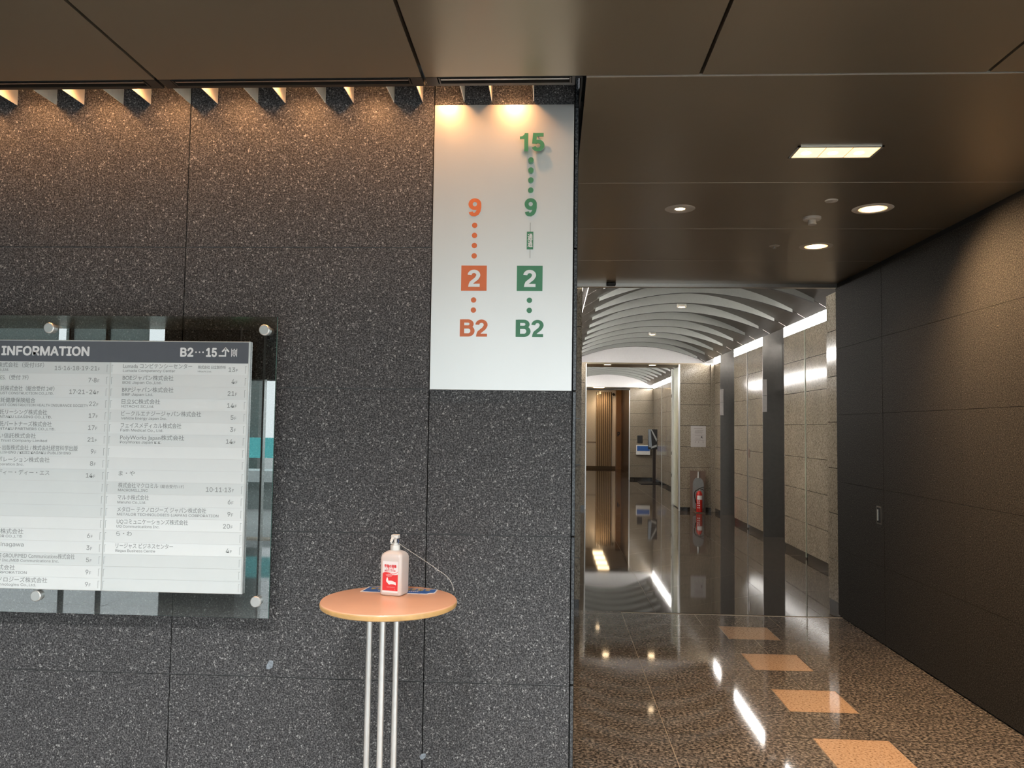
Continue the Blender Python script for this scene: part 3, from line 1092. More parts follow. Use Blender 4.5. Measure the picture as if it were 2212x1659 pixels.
# rectangular three-cell downlight
rx0, rx1, ry0, ry1 = 1.150, 1.550, 3.705, 3.868
t = thing('recessed_downlight', 'rectangular three cell warm recessed downlight near the front', 'lamp', (1.35, 3.787, ZC))
f = MB()
zf = ZC - .006
f.box(rx0, rx1, ry0, ry0 + .012, zf, ZC, 'alu')
f.box(rx0, rx1, ry1 - .012, ry1, zf, ZC, 'alu')
f.box(rx0, rx0 + .012, ry0, ry1, zf, ZC, 'alu')
f.box(rx1 - .012, rx1, ry0, ry1, zf, ZC, 'alu')
f.build('frame', t)
w3 = (rx1 - rx0 - .024) / 3
for i in range(3):
    a, bb = rx0 + .012 + i * w3, rx0 + .012 + (i + 1) * w3
    f = MB()
    f.box(a + .001, bb - .001, ry0 + .012, ry1 - .012, ZC - .003, ZC - .0022, 'glow_warm_soft')
    cell = f.build('cell', t)
    f = MB()
    f.lathe([(.022, 0), (.022, .0006)], ((a + bb) / 2 - .008, 3.800, ZC - .0042), (0, 0, 1), 'glow_warm', 20)
    f.build('lamp', cell)
    f = MB()
    if i < 2:
        f.box(bb - .0012, bb + .0012, ry0 + .012, ry1 - .012, ZC - .0055, ZC - .001, 'finplate')
        f.build('divider', t)
spot((1.35, 3.78, ZC - .02), 200, WARM, math.radians(110), .7, (1.5, 3.75, 0), .1, t)

for x, y, e_, lab_, tg in ((1.922, 4.776, 260, 'larger round glowing warm downlight nearest the right wall', (2.6, 4.45, 1.75)),
                       (1.909, 5.757, 25, 'round glowing warm downlight farther in toward the lobby', (2.2, 5.4, .0))):
    t = thing('round_downlight', lab_, 'lamp', (x, y, ZC), 'round warm downlights of the passage')
    f = MB()
    f.lathe([(.080, -.0005), (.084, -.004), (.112, -.0035), (.118, 0)], (x, y, ZC), (0, 0, 1), 'ringwhite', 48, cap=False)
    f.build('trim_ring', t, smooth=True)
    f = MB()
    f.lathe([(.062, -.0018), (.080, -.0012)], (x, y, ZC), (0, 0, 1), 'glow_warm_soft', 40, cap=False)
    f.lathe([(.063, -.0022), (.063, -.0012)], (x, y, ZC), (0, 0, 1), 'glow_warm', 40)
    f.build('lamp_lens', t)
    spot((x, y, ZC - .02), e_, WARM, math.radians(125), 1.0, tg, .05, t)
x, y = .767, 4.773
t = thing('pinhole_downlight', 'small pinhole downlight in a grey disc left of the smoke detector', 'lamp', (x, y, ZC))
f = MB()
f.lathe([(.030, -.001), (.034, -.004), (.086, -.004), (.092, 0)], (x, y, ZC), (0, 0, 1), 'ringwhite', 48, cap=False)
f.build('trim_disc', t, smooth=True)
f = MB()
f.lathe([(.031, -.0012), (.031, -.0006)], (x, y, ZC), (0, 0, 1), 'glow_warm', 32)
f.build('lamp_lens', t)
spot((x, y, ZC - .02), 60, WARM, math.radians(60), .8, (.8, 4.7, 0), .02, t)

x, y = 1.626, 4.974
t = thing('smoke_detector', 'white smoke detector between the round downlights', 'detector', (x, y, ZC))
f = MB()
f.lathe([(.055, 0), (.055, -.012), (.050, -.017), (.028, -.018)], (x, y, ZC), (0, 0, 1), 'ringwhite', 40)
f.build('base', t, smooth=True)
f = MB()
f.lathe([(.024, -.018), (.024, -.036), (.027, -.037), (.025, -.046), (.010, -.047)], (x, y, ZC), (0, 0, 1), 'ringwhite', 32)
f.build('sensor_head', t, smooth=True)
x, y = 1.616, 4.601
f = MB()
f.lathe([(.012, -.004), (.028, -.007), (.034, -.006), (.037, 0)], (x, y, ZC), (0, 0, 1), 'ringwhite', 32)
tag(f.build('ceiling_sensor', smooth=True), 'tiny flat white ceiling disc in front of the smoke detector', 'sensor')
x, y = 1.606, 5.742
t = thing('sprinkler_head', 'small white ceiling sprinkler left of the farther downlight', 'sprinkler', (x, y, ZC))
f = MB()
f.lathe([(.036, 0), (.036, -.003), (.012, -.006)], (x, y, ZC), (0, 0, 1), 'ringwhite', 32)
f.build('escutcheon', t, smooth=True)
f = MB()
f.lathe([(.006, -.006), (.006, -.018), (.014, -.019), (.014, -.0205)], (x, y, ZC), (0, 0, 1), 'steel', 16)
f.build('nozzle', t)
x, y = .53, 7.215
f = MB()
f.box(x - .042, x + .042, y - .025, y + .02, ZC - .028, ZC, 'rubber')
tag(f.build('door_sensor', bevel=.006), 'small black motion sensor above the lobby entrance', 'sensor')

# neutral downlights added out of view to brighten the table and lower wall
for i, (x, lab_) in enumerate(((-3.2, 'leftmost'), (-1.9, 'second from the left'), (-.6, 'third from the left'), (.7, 'fourth from the left'), (2.0, 'rightmost'))):
    t = thing('added_downlight', 'unseen added fill downlight in entrance bay ceiling, ' + lab_ + ' of its row', 'lamp', (x, 1.25, ZC), 'unseen added downlights')
    f = MB()
    f.lathe([(.060, -.0005), (.064, -.004), (.082, -.0035), (.086, 0)], (x, 1.25, ZC), (0, 0, 1), 'ringwhite', 40, cap=False)
    f.build('trim_ring', t, smooth=True)
    f = MB()
    f.lathe([(.060, -.0012), (.060, -.0006)], (x, 1.25, ZC), (0, 0, 1), 'glow_cool', 32)
    f.build('lamp_lens', t)
    spot((x, 1.25, ZC - .02), 225, (1, .98, .95), math.radians(102), 1.0, (x, 1.75, 0), .05, t)

# ------------------------------------------------------------------ LOBBY ENTRANCE FRAME
mb = MB()
mb.box(.0985, XR + .07, 7.2415, 7.300, 2.962, ZC + .02, 'steel')
struct(mb.build('trim_2', bevel=.003))
SROW = [.0, .078, .453, .882, 1.305, 1.735, 2.165, 2.598, 2.988]
JS = .007


def stone_face(mb, axis, p, a0, a1, z_rows, th, side, mat='beige', back='skirting'):
    """slabs on plane axis=p between a0..a1; the visible face at p, thickness th away along side"""
    for r in range(1, len(z_rows) - 1):
        z0, z1 = z_rows[r] + (JS if r > 1 else 0), z_rows[r + 1]
        if axis == 'x':
            mb.box(min(p, p + side * th), max(p, p + side * th), a0, a1, z0, z1, mat)
        else:
            mb.box(a0, a1, min(p, p + side * th), max(p, p + side * th), z0, z1, mat)
    q = p + side * .008
    if axis == 'x':
        mb.box(min(q, q + side * th * .8), max(q, q + side * th * .8), a0 + .002, a1 - .002, 0, z_rows[-1] - .001, back)
    else:
        mb.box(a0 + .002, a1 - .002, min(q, q + side * th * .8), max(q, q + side * th * .8), 0, z_rows[-1] - .001, back)


mb = MB()
stone_face(mb, 'x', 2.645, 7.303, 7.70, SROW[:-1] + [2.96], .10, 1)
mb.box(2.745, 3.9, 7.30, 7.68, 0, 3.03, 'skirting')
struct(mb.build('wall_entrance_pier'))
# right lift wall: stone pilasters with steel jambs, recesses with doors between
XL, XB = 3.31, 3.92
PIL = [(9.44, 11.39), (12.525, 14.47), (15.65, 16.24)]
for i, (y0, y1) in enumerate(PIL):
    mb = MB()
    if i < 2:
        ym = (10.448, 13.50)[i]
        stone_face(mb, 'x', XL, y0 + .012, ym - .022, SROW, .10, 1)
        stone_face(mb, 'x', XL, ym + .022, y1, SROW, .10, 1)
    else:
        stone_face(mb, 'x', XL, y0 + .012, y1, SROW, .10, 1)
    mb.box(XL + .1, XB, y0 + .012, y1, 0, 3.03, 'skirting')
    mb.box(3.50, XB, y0 + .012, y1, 3.03, 3.36, 'white')
    wp = struct(mb.build('wall_lift'))
    mb = MB()
    mb.box(XL, XB, y0, y0 + .0115, 0, 3.34, 'steel_dark')
    mb.build('steel_jamb', wp)
    if i < 2:
        mb = MB()
        mb.box(XL + .004, XL + .02, ym - .0215, ym + .0215, .09, 3.03, 'steel')
        mb.box(XL - .006, XL + .004, ym - .012, ym + .012, .02, 3.028, ('frost', 'steel_dark')[i])
        mb.build('metal_strip', wp)
mb = MB()
mb.box(XL + .01, XL + .12, 7.7, 9.44, 0, 3.3, 'beige')
mb.box(XB, XB + .05, 7.7, 16.24, 0, 3.36, 'skirting')
struct(mb.build('wall_lift_back'))
for i, (y0, y1) in enumerate(((11.39, 12.525), (14.47, 15.65))):
    mb = MB()
    mb.box(XB - .06, XB - .002, y0 + .01, (y0 + y1) / 2 - .003, .01, 2.3, 'steel_dark')
    mb.box(XB - .06, XB - .002, (y0 + y1) / 2 + .003, y1 - .01, .01, 2.3, 'steel_dark')
    struct(mb.build('door_%d' % (i + 2)))
    mb = MB()
    mb.box(XL + .3, XB - .002, y0 + .002, y1 - .002, 2.3, 3.02, 'bronze_dark')
    struct(mb.build('trim_%d' % (i + 3)))
for y0, lab_ in ((12.525, 'white vertical lift lantern on the nearer steel jamb'), (15.65, 'white vertical lift lantern on the farther steel jamb')):
    t = thing('lift_lantern', lab_, 'indicator', (3.335, y0 - .01, 1.95), 'lift lanterns on the steel jambs')
    f = MB()
    f.box(3.302, 3.372, y0 - .016, y0, 2.205, 2.462, 'glow_lantern')
    f.build('upper_plate', t, bevel=.006)
    f = MB()
    f.box(3.302, 3.372, y0 - .014, y0, 1.946, 2.198, 'glow_lantern')
    f.build('lower_plate', t, bevel=.004)
f = MB()
f.box(XL - .008, XL, 13.33, 13.44, 1.20, 1.34, 'brownplate')
tag(f.build('lift_call_plate', bevel=.002), 'small brown call plate on stone beside the farther metal strip', 'plate')

# end wall with the opening to the second lobby
YE = 16.24
mb = MB()
SR3 = SROW[:-1] + [3.0]
stone_face(mb, 'y', YE, 2.62, 3.235, SR3, .10, 1)
mb.box(3.235, XL + .3, YE + .01, YE + .1, 0, 3.0, 'skirting')
mb.box(3.237, XL + .012, YE - .06, YE + .02, .0, 3.0, 'beige')
stone_face(mb, 'y', YE, .0, .68, SR3, .10, 1)
struct(mb.build('wall_lobby_end'))
mb = MB()
mb.box(2.592, 2.617, YE - .006, YE + .10, 0, 3.0, 'alu')
mb.box(.683, .703, YE - .006, YE + .10, 0, 3.0, 'alu')
struct(mb.build('trim_5'))
VC, VW, VZ0, VRISE = 1.79, 1.43, 3.09, .45
YL = 16.86


def arcz(x):
    return VZ0 + VRISE * (1 - ((x - VC) / VW) ** 2)


def ribz(x):
    return VZ0 + .327 * (1 - ((x - VC) / VW) ** 2)


def lunette(name, y):
    mb = MB()
    xs = [VC - VW + 2 * VW * i / 24 for i in range(25)]
    pts = [(-.1, y, 3.031), (3.6, y, 3.031), (3.6, y, 3.62), (-.1, y, 3.62)]
    mb.prism(pts, (0, .12, 0), 'lunette')
    return struct(mb.build(name))


lunette('wall_lunette', YL)
# left lobby wall
mb = MB()
stone_face(mb, 'x', .27, 7.32, YE, SROW, .10, -1)
struct(mb.build('wall_lobby_left'))


def vault(name, y0, y1, first, pitch):
    """bronze barrel ceiling of overlapping panels with hanging grey ribs"""
    mb = MB()
    ys = [y0]
    y = first
    while y < y1 - .05:
        if y > y0 + .05:
            ys.append(y)
        y += pitch
    ys.append(y1)
    n = 28
    xs = [VC - VW + 2 * VW * i / n for i in range(n + 1)]
    for a, b_ in zip(ys[:-1], ys[1:]):
        vv = [(x, a, arcz(x) + .0) for x in xs] + [(x, b_ - .012, arcz(x) + .0) for x in xs] + [(x, a, arcz(x) + .03) for x in xs] + [(x, b_ - .012, arcz(x) + .03) for x in xs]
        m_ = n + 1
        ff = []
        for i in range(n):
            ff += [(i, i + 1, m_ + i + 1, m_ + i), (2 * m_ + i, 3 * m_ + i, 3 * m_ + i + 1, 2 * m_ + i + 1), (i, 2 * m_ + i, 2 * m_ + i + 1, i + 1),
                   (m_ + i, m_ + i + 1, 3 * m_ + i + 1, 3 * m_ + i)]
        ff += [(0, m_, 3 * m_, 2 * m_), (n, 2 * m_ + n, 3 * m_ + n, m_ + n)]
        mb.add(vv, ff, 'vault')
    root = struct(mb.build(name, smooth=False))
    HW = 1.245
    for yr in ys[1:-1]:
        # glowing quads standing in for light leaking between panels near both cove edges
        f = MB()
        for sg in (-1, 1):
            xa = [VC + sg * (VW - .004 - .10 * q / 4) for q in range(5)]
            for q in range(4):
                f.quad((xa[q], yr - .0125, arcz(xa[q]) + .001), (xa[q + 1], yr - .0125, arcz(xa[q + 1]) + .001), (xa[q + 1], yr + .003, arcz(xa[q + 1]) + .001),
                       (xa[q], yr + .003, arcz(xa[q]) + .001), 'glow_leak')
        f.build('leak_glow', root)
    for yr in ys[1:-1]:
        f = MB()
        n2 = 26
        xs2 = [VC - HW + 2 * HW * i / n2 for i in range(n2 + 1)]
        yA, yB = yr - .075, yr - .020
        top = [(x, arcz(x) + .004) for x in xs2]
        bot = [(x, ribz(x) - .012) for x in xs2]
        m_ = n2 + 1
        vv = [(x, yA, z) for x, z in top] + [(x, yA, z) for x, z in bot] + [(x, yB, z) for x, z in top] + [(x, yB, z) for x, z in bot]
        fr = [(i, m_ + i, m_ + i + 1, i + 1) for i in range(n2)]
        bk = [(2 * m_ + i, 2 * m_ + i + 1, 3 * m_ + i + 1, 3 * m_ + i) for i in range(n2)]
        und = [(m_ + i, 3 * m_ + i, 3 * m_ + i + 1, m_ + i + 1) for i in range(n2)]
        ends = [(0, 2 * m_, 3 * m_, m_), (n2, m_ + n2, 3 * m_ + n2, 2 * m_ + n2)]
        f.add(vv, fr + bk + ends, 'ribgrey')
        f.add(vv, und, 'ribshade')  # darker colour paints the shade on the rib's underside
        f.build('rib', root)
    return root


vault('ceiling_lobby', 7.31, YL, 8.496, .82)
mb = MB()
mb.box(-.3, 4.0, 7.31, YL, 3.66, 3.70, 'bronze_dark')
mb.box(-.2, VC - VW - .0, 7.31, YL, 3.36, 3.40, 'white')
mb.box(VC + VW, 4.0, 7.31, YL, 3.36, 3.40, 'white')
struct(mb.build('ceiling_cove'))
# white cove lights above the stone, each side
SIDE = ['above the nearest stone pilaster', 'above the middle stone pilaster', 'above the farthest stone pilaster by the end wall']


def cove(xa, sgn, y0, y1, lab_, grp=None):
    """luminous cove: bright profile on top of the stone, white lit back of the trough"""
    t = thing('cove_light', lab_, 'lamp', (xa, (y0 + y1) / 2, 2.99), grp)
    f = MB()
    f.box(min(xa - .004 * sgn, xa + .012 * sgn), max(xa - .004 * sgn, xa + .012 * sgn), y0, y1, 2.9925, 3.135, 'glow_led')
    f.build('luminous_panel', t)
    f = MB()
    f.box(min(xa - .006 * sgn, xa + .02 * sgn), max(xa - .006 * sgn, xa + .02 * sgn), y0, y1, 2.9885, 2.9925, 'alu')
    f.build('profile', t)


for (y0, y1), s in zip(PIL, SIDE):
    cove(XL, 1, max(y0, 9.44) + .02, y1 - .01, 'white glowing cove strip on the right ' + s, 'white cove lights over the lift wall')
cove(.27, -1, 7.34, YE - .05, 'long white cove light behind the left vault edge')
mb = MB()
mb.box(-.2, .20, 7.31, YE, 2.99, 3.40, 'white')
struct(mb.build('wall_cove_left'))


def vault_lamp(x, y, z, lab_, grp, e=10, r=.055, can=0.):
    t = thing('lobby_downlight', lab_, 'lamp', (x, y, z), grp)
    if can:
        f = MB()
        f.lathe([(r + .018, .018), (r + .018, can)], (x, y, z), (0, 0, 1), 'ribgrey', 28)
        f.build('can', t, smooth=True)
    f = MB()
    f.lathe([(r, -.001), (r + .004, -.006), (r + .02, -.005), (r + .022, .02)], (x, y, z), (0, 0, 1), 'ringwhite', 28, cap=False)
    f.build('trim_ring', t, smooth=True)
    f = MB()
    f.lathe([(r, -.002), (r, -.0012)], (x, y, z), (0, 0, 1), 'glow_warm', 24)
    f.build('lamp_lens', t)
    spot((x, y, z - .03), e, WARM, math.radians(95), .8, (x, y, 0), .04, t)


for y, lab_ in ((11.25, 'warm downlight on the ribbed vault, nearer to the entrance'), (14.56, 'warm downlight on the ribbed vault, farther toward the end wall')):
    vault_lamp(1.835, y, 3.405, lab_, 'vault downlights', 55, .048, .13)
# flat link between the lobbies
mb = MB()
mb.box(-.1, 3.6, YE + .12, 17.2, 3.0, 3.03, 'bronze')
struct(mb.build('ceiling_link'))
vault_lamp(1.151, 16.52, 3.0, 'left warm downlight in the flat link ceiling', 'link ceiling downlights', 45, .07)
vault_lamp(2.086, 16.52, 3.0, 'right warm downlight in the flat link ceiling', 'link ceiling downlights', 45, .07)
# frosted glass door leaf folded back beside the opening
t = thing('glass_door_leaf', 'open frosted glass door leaf with white edges behind the end wall', 'door', (2.66, 17.0, 0))
f = MB()
f.quad((2.645, YE + .14, .02), (2.672, 17.46, .02), (2.672, 17.46, 2.98), (2.645, YE + .14, 2.98), 'frost')
f.quad((2.667, YE + .14, .02), (2.694, 17.46, .02), (2.694, 17.46, 2.98), (2.667, YE + .14, 2.98), 'frost')
f.build('glass_leaf', t)
for y in (YE + .13, 17.46):
    f = MB()
    f.box(2.630, 2.700, y - .012, y + .04, 0.0, 2.99, 'alu')
    f.build('edge_stile', t)
f = MB()
for y in (YE + .13, 17.46):
    for z in (.62, 1.10, 2.36):
        f.box(2.628, 2.634, y - .014, y + .03, z, z + .07, 'rubber')
f.build('hinge', t)

# ------------------------------------------------------------------ POSTER AND EXTINGUISHER on the end wall
px0, px1, pz0, pz1 = 2.836, 3.140, 1.306, 1.735
t = thing('wall_notice', 'white paper notice with faint print on the stone end wall', 'notice', (2.985, YE, 1.3))
f = MB()
f.box(px0, px1, YE - .003, YE - .0005, pz0, pz1, 'paper')
f.build('sheet', t)
f = MB()
yy = YE - .0034
f.box(px0 + .065, px0 + .235, yy, yy + .0003, pz1 - .060, pz1 - .048, 'printgrey')
for z, a, bb in ((.082, .09, .26), (.095, .09, .25), (.108, .08, .24), (.121, .08, .22), (.134, .08, .26), (.147, .08, .23), (.182, .08, .25), (.195, .08, .24), (.250, .08, .25), (.270, .09, .2), (.29, .07, .26)):
    f.box(px0 + a, px0 + bb, yy, yy + .0003, pz1 - z - .006, pz1 - z, 'printgrey')
f.box(px0 + .205, px0 + .232, yy, yy + .0003, pz1 - .240, pz1 - .215, 'rubber')
f.box(px0 + .228, px0 + .245, yy, yy + .0003, pz1 - .258, pz1 - .236, 'printgrey')
for a in (.085, .150, .240):
    f.box(px0 + a, px0 + a + .016, yy, yy + .0003, pz1 - .34, pz1 - .318, 'printgrey')
f.build('print', t)

ex, ey = 2.957, YE - .28
t = thing('extinguisher_stand', 'grey bottle shaped stand holding the fire extinguisher at the end wall', 'stand', (ex, ey, 0))
f = MB()
f.box(ex - .158, ex + .150, ey + .13, ey + .142, 0, .83, 'brownplate')
f.build('back_plate', t)
f = MB()
prof = [(.035, .0), (.035, .06), (.06, .065), (.095, .075), (.108, .10), (.108, .56), (.10, .61), (.075, .655), (.045, .685)]
pts = [(ex + r, ey + .10, z) for r, z in prof] + [(ex - r, ey + .10, z) for r, z in reversed(prof)]
f.prism(pts, (0, .03, 0), 'greyplastic')
f.build('shell', t)
f = MB()
f.lathe([(.028, .685), (.024, .71), (.024, .79), (.028, .815)], (ex, ey + .115, 0), (0, 0, 1), 'alu', 20)
f.build('neck_tube', t, smooth=True)
f = MB()
f.box(ex - .09, ex + .09, ey - .09, ey + .142, 0, .012, 'brownplate')
f.build('foot_plate', t)
t = thing('fire_extinguisher', 'red fire extinguisher with black hose standing by the end wall', 'extinguisher', (ex, ey, 0))
f = MB()
f.lathe([(.052, .014), (.060, .020), (.061, .07), (.061, .355), (.052, .395), (.030, .425), (.020, .435)], (ex, ey, 0), (0, 0, 1), 'redmetal', 32)
f.build('cylinder', t, smooth=True)
f = MB()
n = 12
v = []
for z in (.262, .345):
    for i in range(n + 1):
        g = math.radians(-145 + 110 * i / n)
        v.append((ex + .0615 * math.cos(g), ey + .0615 * math.sin(g), z))
f.add(v, [(i, i + 1, n + 1 + i + 1, n + 1 + i) for i in range(n)], 'labelwhite')
for zz, aa in ((.235, -130), (.235, -100), (.195, -128), (.195, -102), (.15, -126), (.15, -98), (.105, -126), (.105, -98)):
    v = []
    for z in (zz - .012, zz + .012):
        for g in (aa - 9, aa + 9):
            v.append((ex + .0616 * math.cos(math.radians(g)), ey + .0616 * math.sin(math.radians(g)), z))
    f.add(v, [(0, 1, 3, 2)], 'labelwhite')
f.build('label', t)
f = MB()
f.lathe([(.018, .432), (.018, .465)], (ex, ey, 0), (0, 0, 1), 'steel_dark', 16)
f.build('valve', t)
f = MB()
f.tube([(ex - .015, ey, .468), (ex + .02, ey, .474), (ex + .07, ey, .46), (ex + .085, ey, .445)], .007, 'rubber', 8)
f.tube([(ex - .02, ey, .475), (ex + .02, ey, .492), (ex + .09, ey, .512)], .006, 'rubber', 8)
f.build('handle', t)
f = MB()
f.tube(spline([(ex - .01, ey - .01, .455), (ex - .05, ey - .012, .452), (ex - .092, ey - .015, .41), (ex - .098, ey - .015, .34), (ex - .085, ey - .015, .26)]), .009, 'rubber', 10)
f.tube([(ex - .085, ey - .015, .26), (ex - .070, ey - .015, .195)], .012, 'rubber', 10)
f.build('hose', t, smooth=True)

# ------------------------------------------------------------------ SECOND LOBBY
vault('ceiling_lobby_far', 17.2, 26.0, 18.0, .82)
mb = MB()
mb.box(-.3, 4.0, 17.2, 26.0, 3.66, 3.70, 'bronze_dark')
mb.box(-.2, VC - VW, 17.2, 26, 3.36, 3.40, 'white')
mb.box(VC + VW, 4.0, 17.2, 26, 3.36, 3.40, 'white')
struct(mb.build('ceiling_cove_far'))
mb = MB()
stone_face(mb, 'x', XL, 21.6, 26.0, SROW, .1, 1)
stone_face(mb, 'x', XL, 17.5, 20.4, SROW, .1, 1)
mb.box(XL + .1, XB, 17.21, 20.4, 0, 3.03, 'skirting')
mb.box(XL + .1, XB, 21.61, 26.0, 0, 3.03, 'skirting')
mb.box(XB, XB + .05, 17.2, 26.1, 0, 3.36, 'skirting')
mb.box(3.50, XB, 17.21, 26, 3.03, 3.36, 'white')
wf = struct(mb.build('wall_lift_far'))
mb = MB()
mb.box(XL, XB, 21.58, 21.60, 0, 3.34, 'steel_dark')
mb.build('steel_jamb', wf)
mb = MB()
mb.box(XL - .006, XL + .004, 23.93, 23.97, .0, 3.028, 'alu')
mb.build('metal_strip', wf)
f = MB()
f.box(3.302, 3.372, 21.565, 21.58, 2.0, 2.50, 'glow_lantern')
tag(f.build('lift_lantern', bevel=.004), 'white lift lantern on the jamb of the second lobby', 'indicator')
cove(XL, 1, 17.55, 25.9, 'white cove light strip over the lift wall of the second lobby')
cove(.27, -1, 17.25, 25.9, 'white cove light on the left side of the second lobby')
mb = MB()
mb.box(-.2, .20, 17.2, 26, 2.99, 3.40, 'white')
stone_face(mb, 'x', .27, YE + .13, 26.0, SROW, .1, -1)
struct(mb.build('wall_lobby_left_far'))
vault_lamp(1.20, 20.2, 3.36, 'warm downlight on the second vault', 'second vault downlights', 30, .05, .1)
vault_lamp(1.70, 17.6, 3.405, 'warm downlight at the start of the second vault', 'second vault downlights', 30, .05, .12)
mb = MB()
stone_face(mb, 'y', 26.0, 2.555, 3.31, SR3, .1, 1)
mb.box(3.31, 3.9, 26.01, 26.1, 0, 3.36, 'skirting')
stone_face(mb, 'y', 26.0, .0, .70, SR3, .1, 1)
struct(mb.build('wall_lobby_end_far'))
lunette('wall_lunette_far', 26.0)
mb = MB()
mb.box(.70, 2.555, 25.995, 26.12, 2.94, 3.0, 'bronze_dark')
mb.box(2.530, 2.553, 25.99, 26.1, 0, 2.94, 'alu')
struct(mb.build('trim_6'))
# call panel, dispenser and display stand by the second end wall
f = MB()
f.box(2.80, 2.965, 25.965, 25.999, 1.20, 1.45, 'rubber')
tag(f.build('call_panel', bevel=.006), 'small black call panel above the blue and white box', 'panel')
t = thing('wall_box', 'white wall box with blue printed front in the second lobby', 'box', (2.98, 25.9, .8))
f = MB()
f.box(2.76, 3.205, 25.86, 25.999, .82, 1.14, 'plastic_white')
f.build('casing', t, bevel=.01)
f = MB()
f.box(2.78, 3.19, 25.855, 25.86, .945, 1.11, 'blueprint')
f.build('printed_front', t)
t = thing('display_stand', 'black pole stand with folded white and blue cloth or sheet in second lobby', 'stand', (3.12, 24.1, 0))
f = MB()
f.box(2.70, 3.29, 23.92, 24.9, 0, .02, 'rubber')
f.build('base_plate', t, bevel=.004)
f = MB()
f.box(3.06, 3.15, 24.05, 24.12, .02, 1.15, 'darkbrown')
f.build('post', t)
f = MB()
f.box(2.91, 3.19, 24.0, 24.03, 1.05, 1.66, 'rubber')
f.build('panel', t, bevel=.004)
f = MB()
f.prism([(2.915, 23.998, 1.655), (2.985, 23.998, 1.655), (3.03, 23.998, 1.10), (2.93, 23.998, 1.12)], (0, .002, 0), 'residue')
f.prism([(2.985, 23.996, 1.655), (3.02, 23.996, 1.655), (3.18, 23.996, 1.36), (3.16, 23.996, 1.28)], (0, .002, 0), 'concrete')
f.prism([(2.99, 23.996, 1.07), (3.03, 23.996, 1.14), (3.17, 23.996, 1.2), (3.17, 23.996, 1.13)], (0, .002, 0), 'concrete')
f.build('sheet', t)

# far end room
mb = MB()
mb.box(-.5, 4, 33.0, 33.06, 0, 3.4, 'white')
mb.box(.4, 2.66, 32.975, 33.0, 0, .10, 'slatgap')
mb.box(.4, 2.48, 32.985, 33.0, 1.085, 1.11, 'slatgap')
struct(mb.build('wall_far_end'))
mb = MB()
mb.box(-.5, 4, 26.12, 33.0, 3.36, 3.4, 'white')
struct(mb.build('ceiling_far'))
mb = MB()
mb.box(2.86, 4, 26.2, 32.97, 0, 3.36, 'darkbrown')
struct(mb.build('wall_far_right'))
mb = MB()
mb.box(.0, .05, 26.2, 33, 0, 3.36, 'white')
struct(mb.build('wall_far_left'))
t = thing('slat_screen', 'vertical pale wood slat screen on the white far wall', 'screen', (2.15, 32.95, 0))
f = MB()
f.box(1.835, 2.478, 32.955, 32.974, .102, 3.2, 'slatgap')
f.build('backing', t)
x = 1.845
while x < 2.46:
    f = MB()
    f.box(x, x + .045, 32.91, 32.955, .102, 3.2, 'slat')
    f.build('slat', t)
    x += .079
t = thing('parking_column', 'amber column with black letter P at the far end', 'column', (2.75, 32.6, 0))
f = MB()
f.box(2.64, 2.855, 32.55, 32.9, 0, 3.3, 'amber')
f.build('shaft', t)
f = MB()
put_text(f, 'P', 2.70, 2.79, 1.36, .17, 32.548, 'rubber', bold=.012)
f.build('lettering', t)
f = MB()
f.lathe([(.055, 0), (.05, .03), (.02, .05)], (2.555, 32.97, 3.10), (0, -1, 0), 'rubber', 20)
tag(f.build('dome_camera', smooth=True), 'small black dome camera high on the far white wall', 'camera')
t = thing('track_spotlight', 'warm spotlights shining over the top of the slat screen', 'lamp', (1.85, 32.7, 3.36))
f = MB()
f.box(1.6, 2.3, 32.55, 32.58, 3.33, 3.36, 'alu')
f.build('track', t)
for x, z in ((1.86, 3.02), (1.98, 3.06)):
    f = MB()
    f.lathe([(.03, 0), (.045, .10)], (x, 32.56, z + .16), (0, .4, -1), 'alu', 16)
    f.lathe([(.042, .1005), (.042, .102)], (x, 32.56, z + .16), (0, .4, -1), 'glow_warm', 16)
    f.build('spot_head', t)
spot((1.95, 32.4, 3.2), 30, WARM, math.radians(110), .8, (2.1, 32.95, 2.3), .05, t)
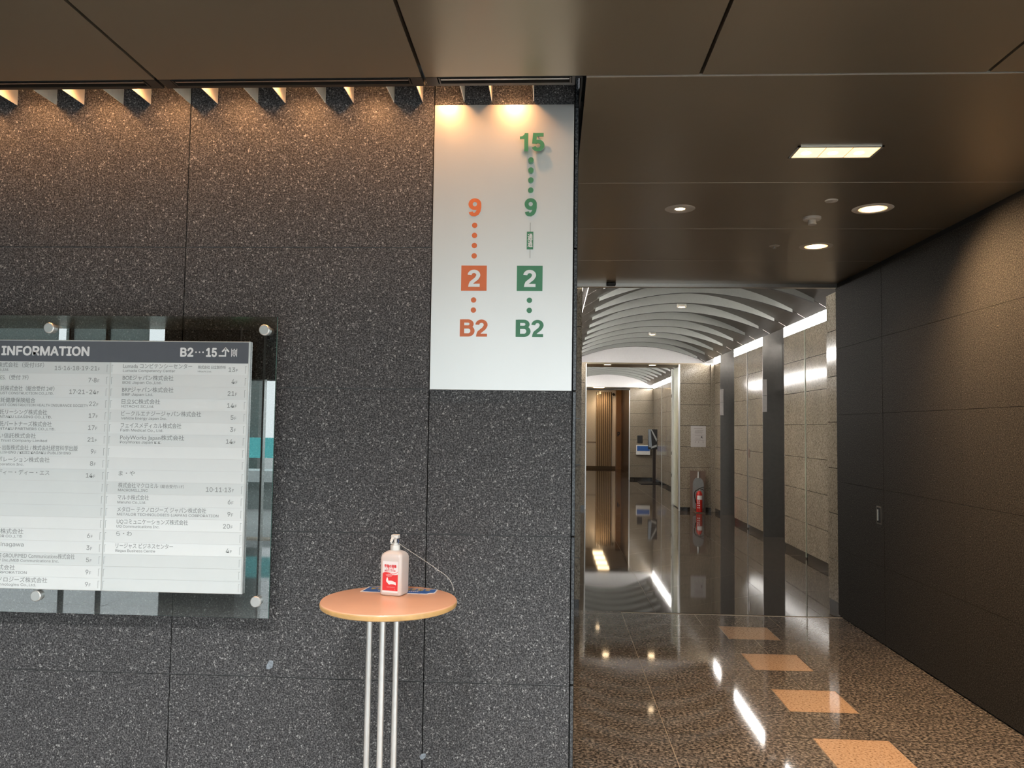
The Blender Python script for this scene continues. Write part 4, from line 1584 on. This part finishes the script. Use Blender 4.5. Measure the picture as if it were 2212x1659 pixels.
for i in range(5):
    yy = 27.2 + 1.15 * i
    f = MB()
    f.box(1.70, 2.10, yy, yy + .6, 3.34, 3.36, 'glow_far')
    tag(f.build('ceiling_light'), 'warm rectangular far room ceiling light, ' + ['nearest', 'second', 'third', 'fourth', 'farthest'][i] + ' in its row', 'lamp', 'far room ceiling lights')

# ------------------------------------------------------------------ BEHIND THE CAMERA: entrance front seen mirrored in the glass
mb = MB()
for x0, x1 in ((-9, -8.6), (-5.55, -4.45), (-3.75, -2.9)):
    mb.box(x0, x1, YF - .35, YF, 0, 3.1, 'fin')
mb.box(-9, -7.22, YF - .06, YF - .05, 2.25, 3.1, 'milky')
mb.box(-7.10, -5.86, YF - .06, YF - .05, 2.25, 3.1, 'milky')
mb.box(-5.6, -2.9, YF - .4, YF, 2.29, 3.1, 'granite_honed')
for x in (-7.0, -6.45, -4.12):
    mb.box(x - .014, x + .014, YF - .08, YF + .02, 0, 3.1, 'rubber' if x < -5 else 'alu')
mb.box(-8.6, -5.5, YF - .1, YF + .03, 2.72, 2.80, 'rubber')
struct(mb.build('wall_back'))
mb = MB()
mb.box(-9.2, -9, YF, D, 0, 3.1, 'granite_honed')
struct(mb.build('wall_far_left_side'))
mb = MB()
mb.box(-60, 60, -60, YF - .4, -.12, -.02, 'concrete')
struct(mb.build('floor_outside'))
mb = MB()
mb.box(-14, -2.5, -9.05, -9.0, .98, 1.38, 'teal')
mb.box(-14, -2.5, -9.4, -8.7, .52, .74, 'facade')
mb.box(-14, -2.5, -9.3, -8.9, -.02, .52, 'facade_grey')
for x in (-8.2, -6.4, -3.6):
    mb.box(x - .12, x + .12, -10.4, -10.1, -.02, 3.2, 'fin')
struct(mb.build('wall_terrace'))
t = thing('exit_sign', 'small green lit exit sign behind the viewer, mirrored in the glass edge', 'sign', (-4.35, YF + .3, 2.55))
f = MB()
f.box(-4.48, -4.24, YF + .25, YF + .30, 2.50, 2.66, 'plastic_white')
f.build('casing', t)
f = MB()
f.box(-4.47, -4.25, YF + .30, YF + .304, 2.51, 2.65, 'glow_exit')
f.build('lit_face', t)
f = MB()
f.box(-4.37, -4.35, YF + .27, YF + .28, 2.66, ZC, 'alu')
f.build('hanger', t)
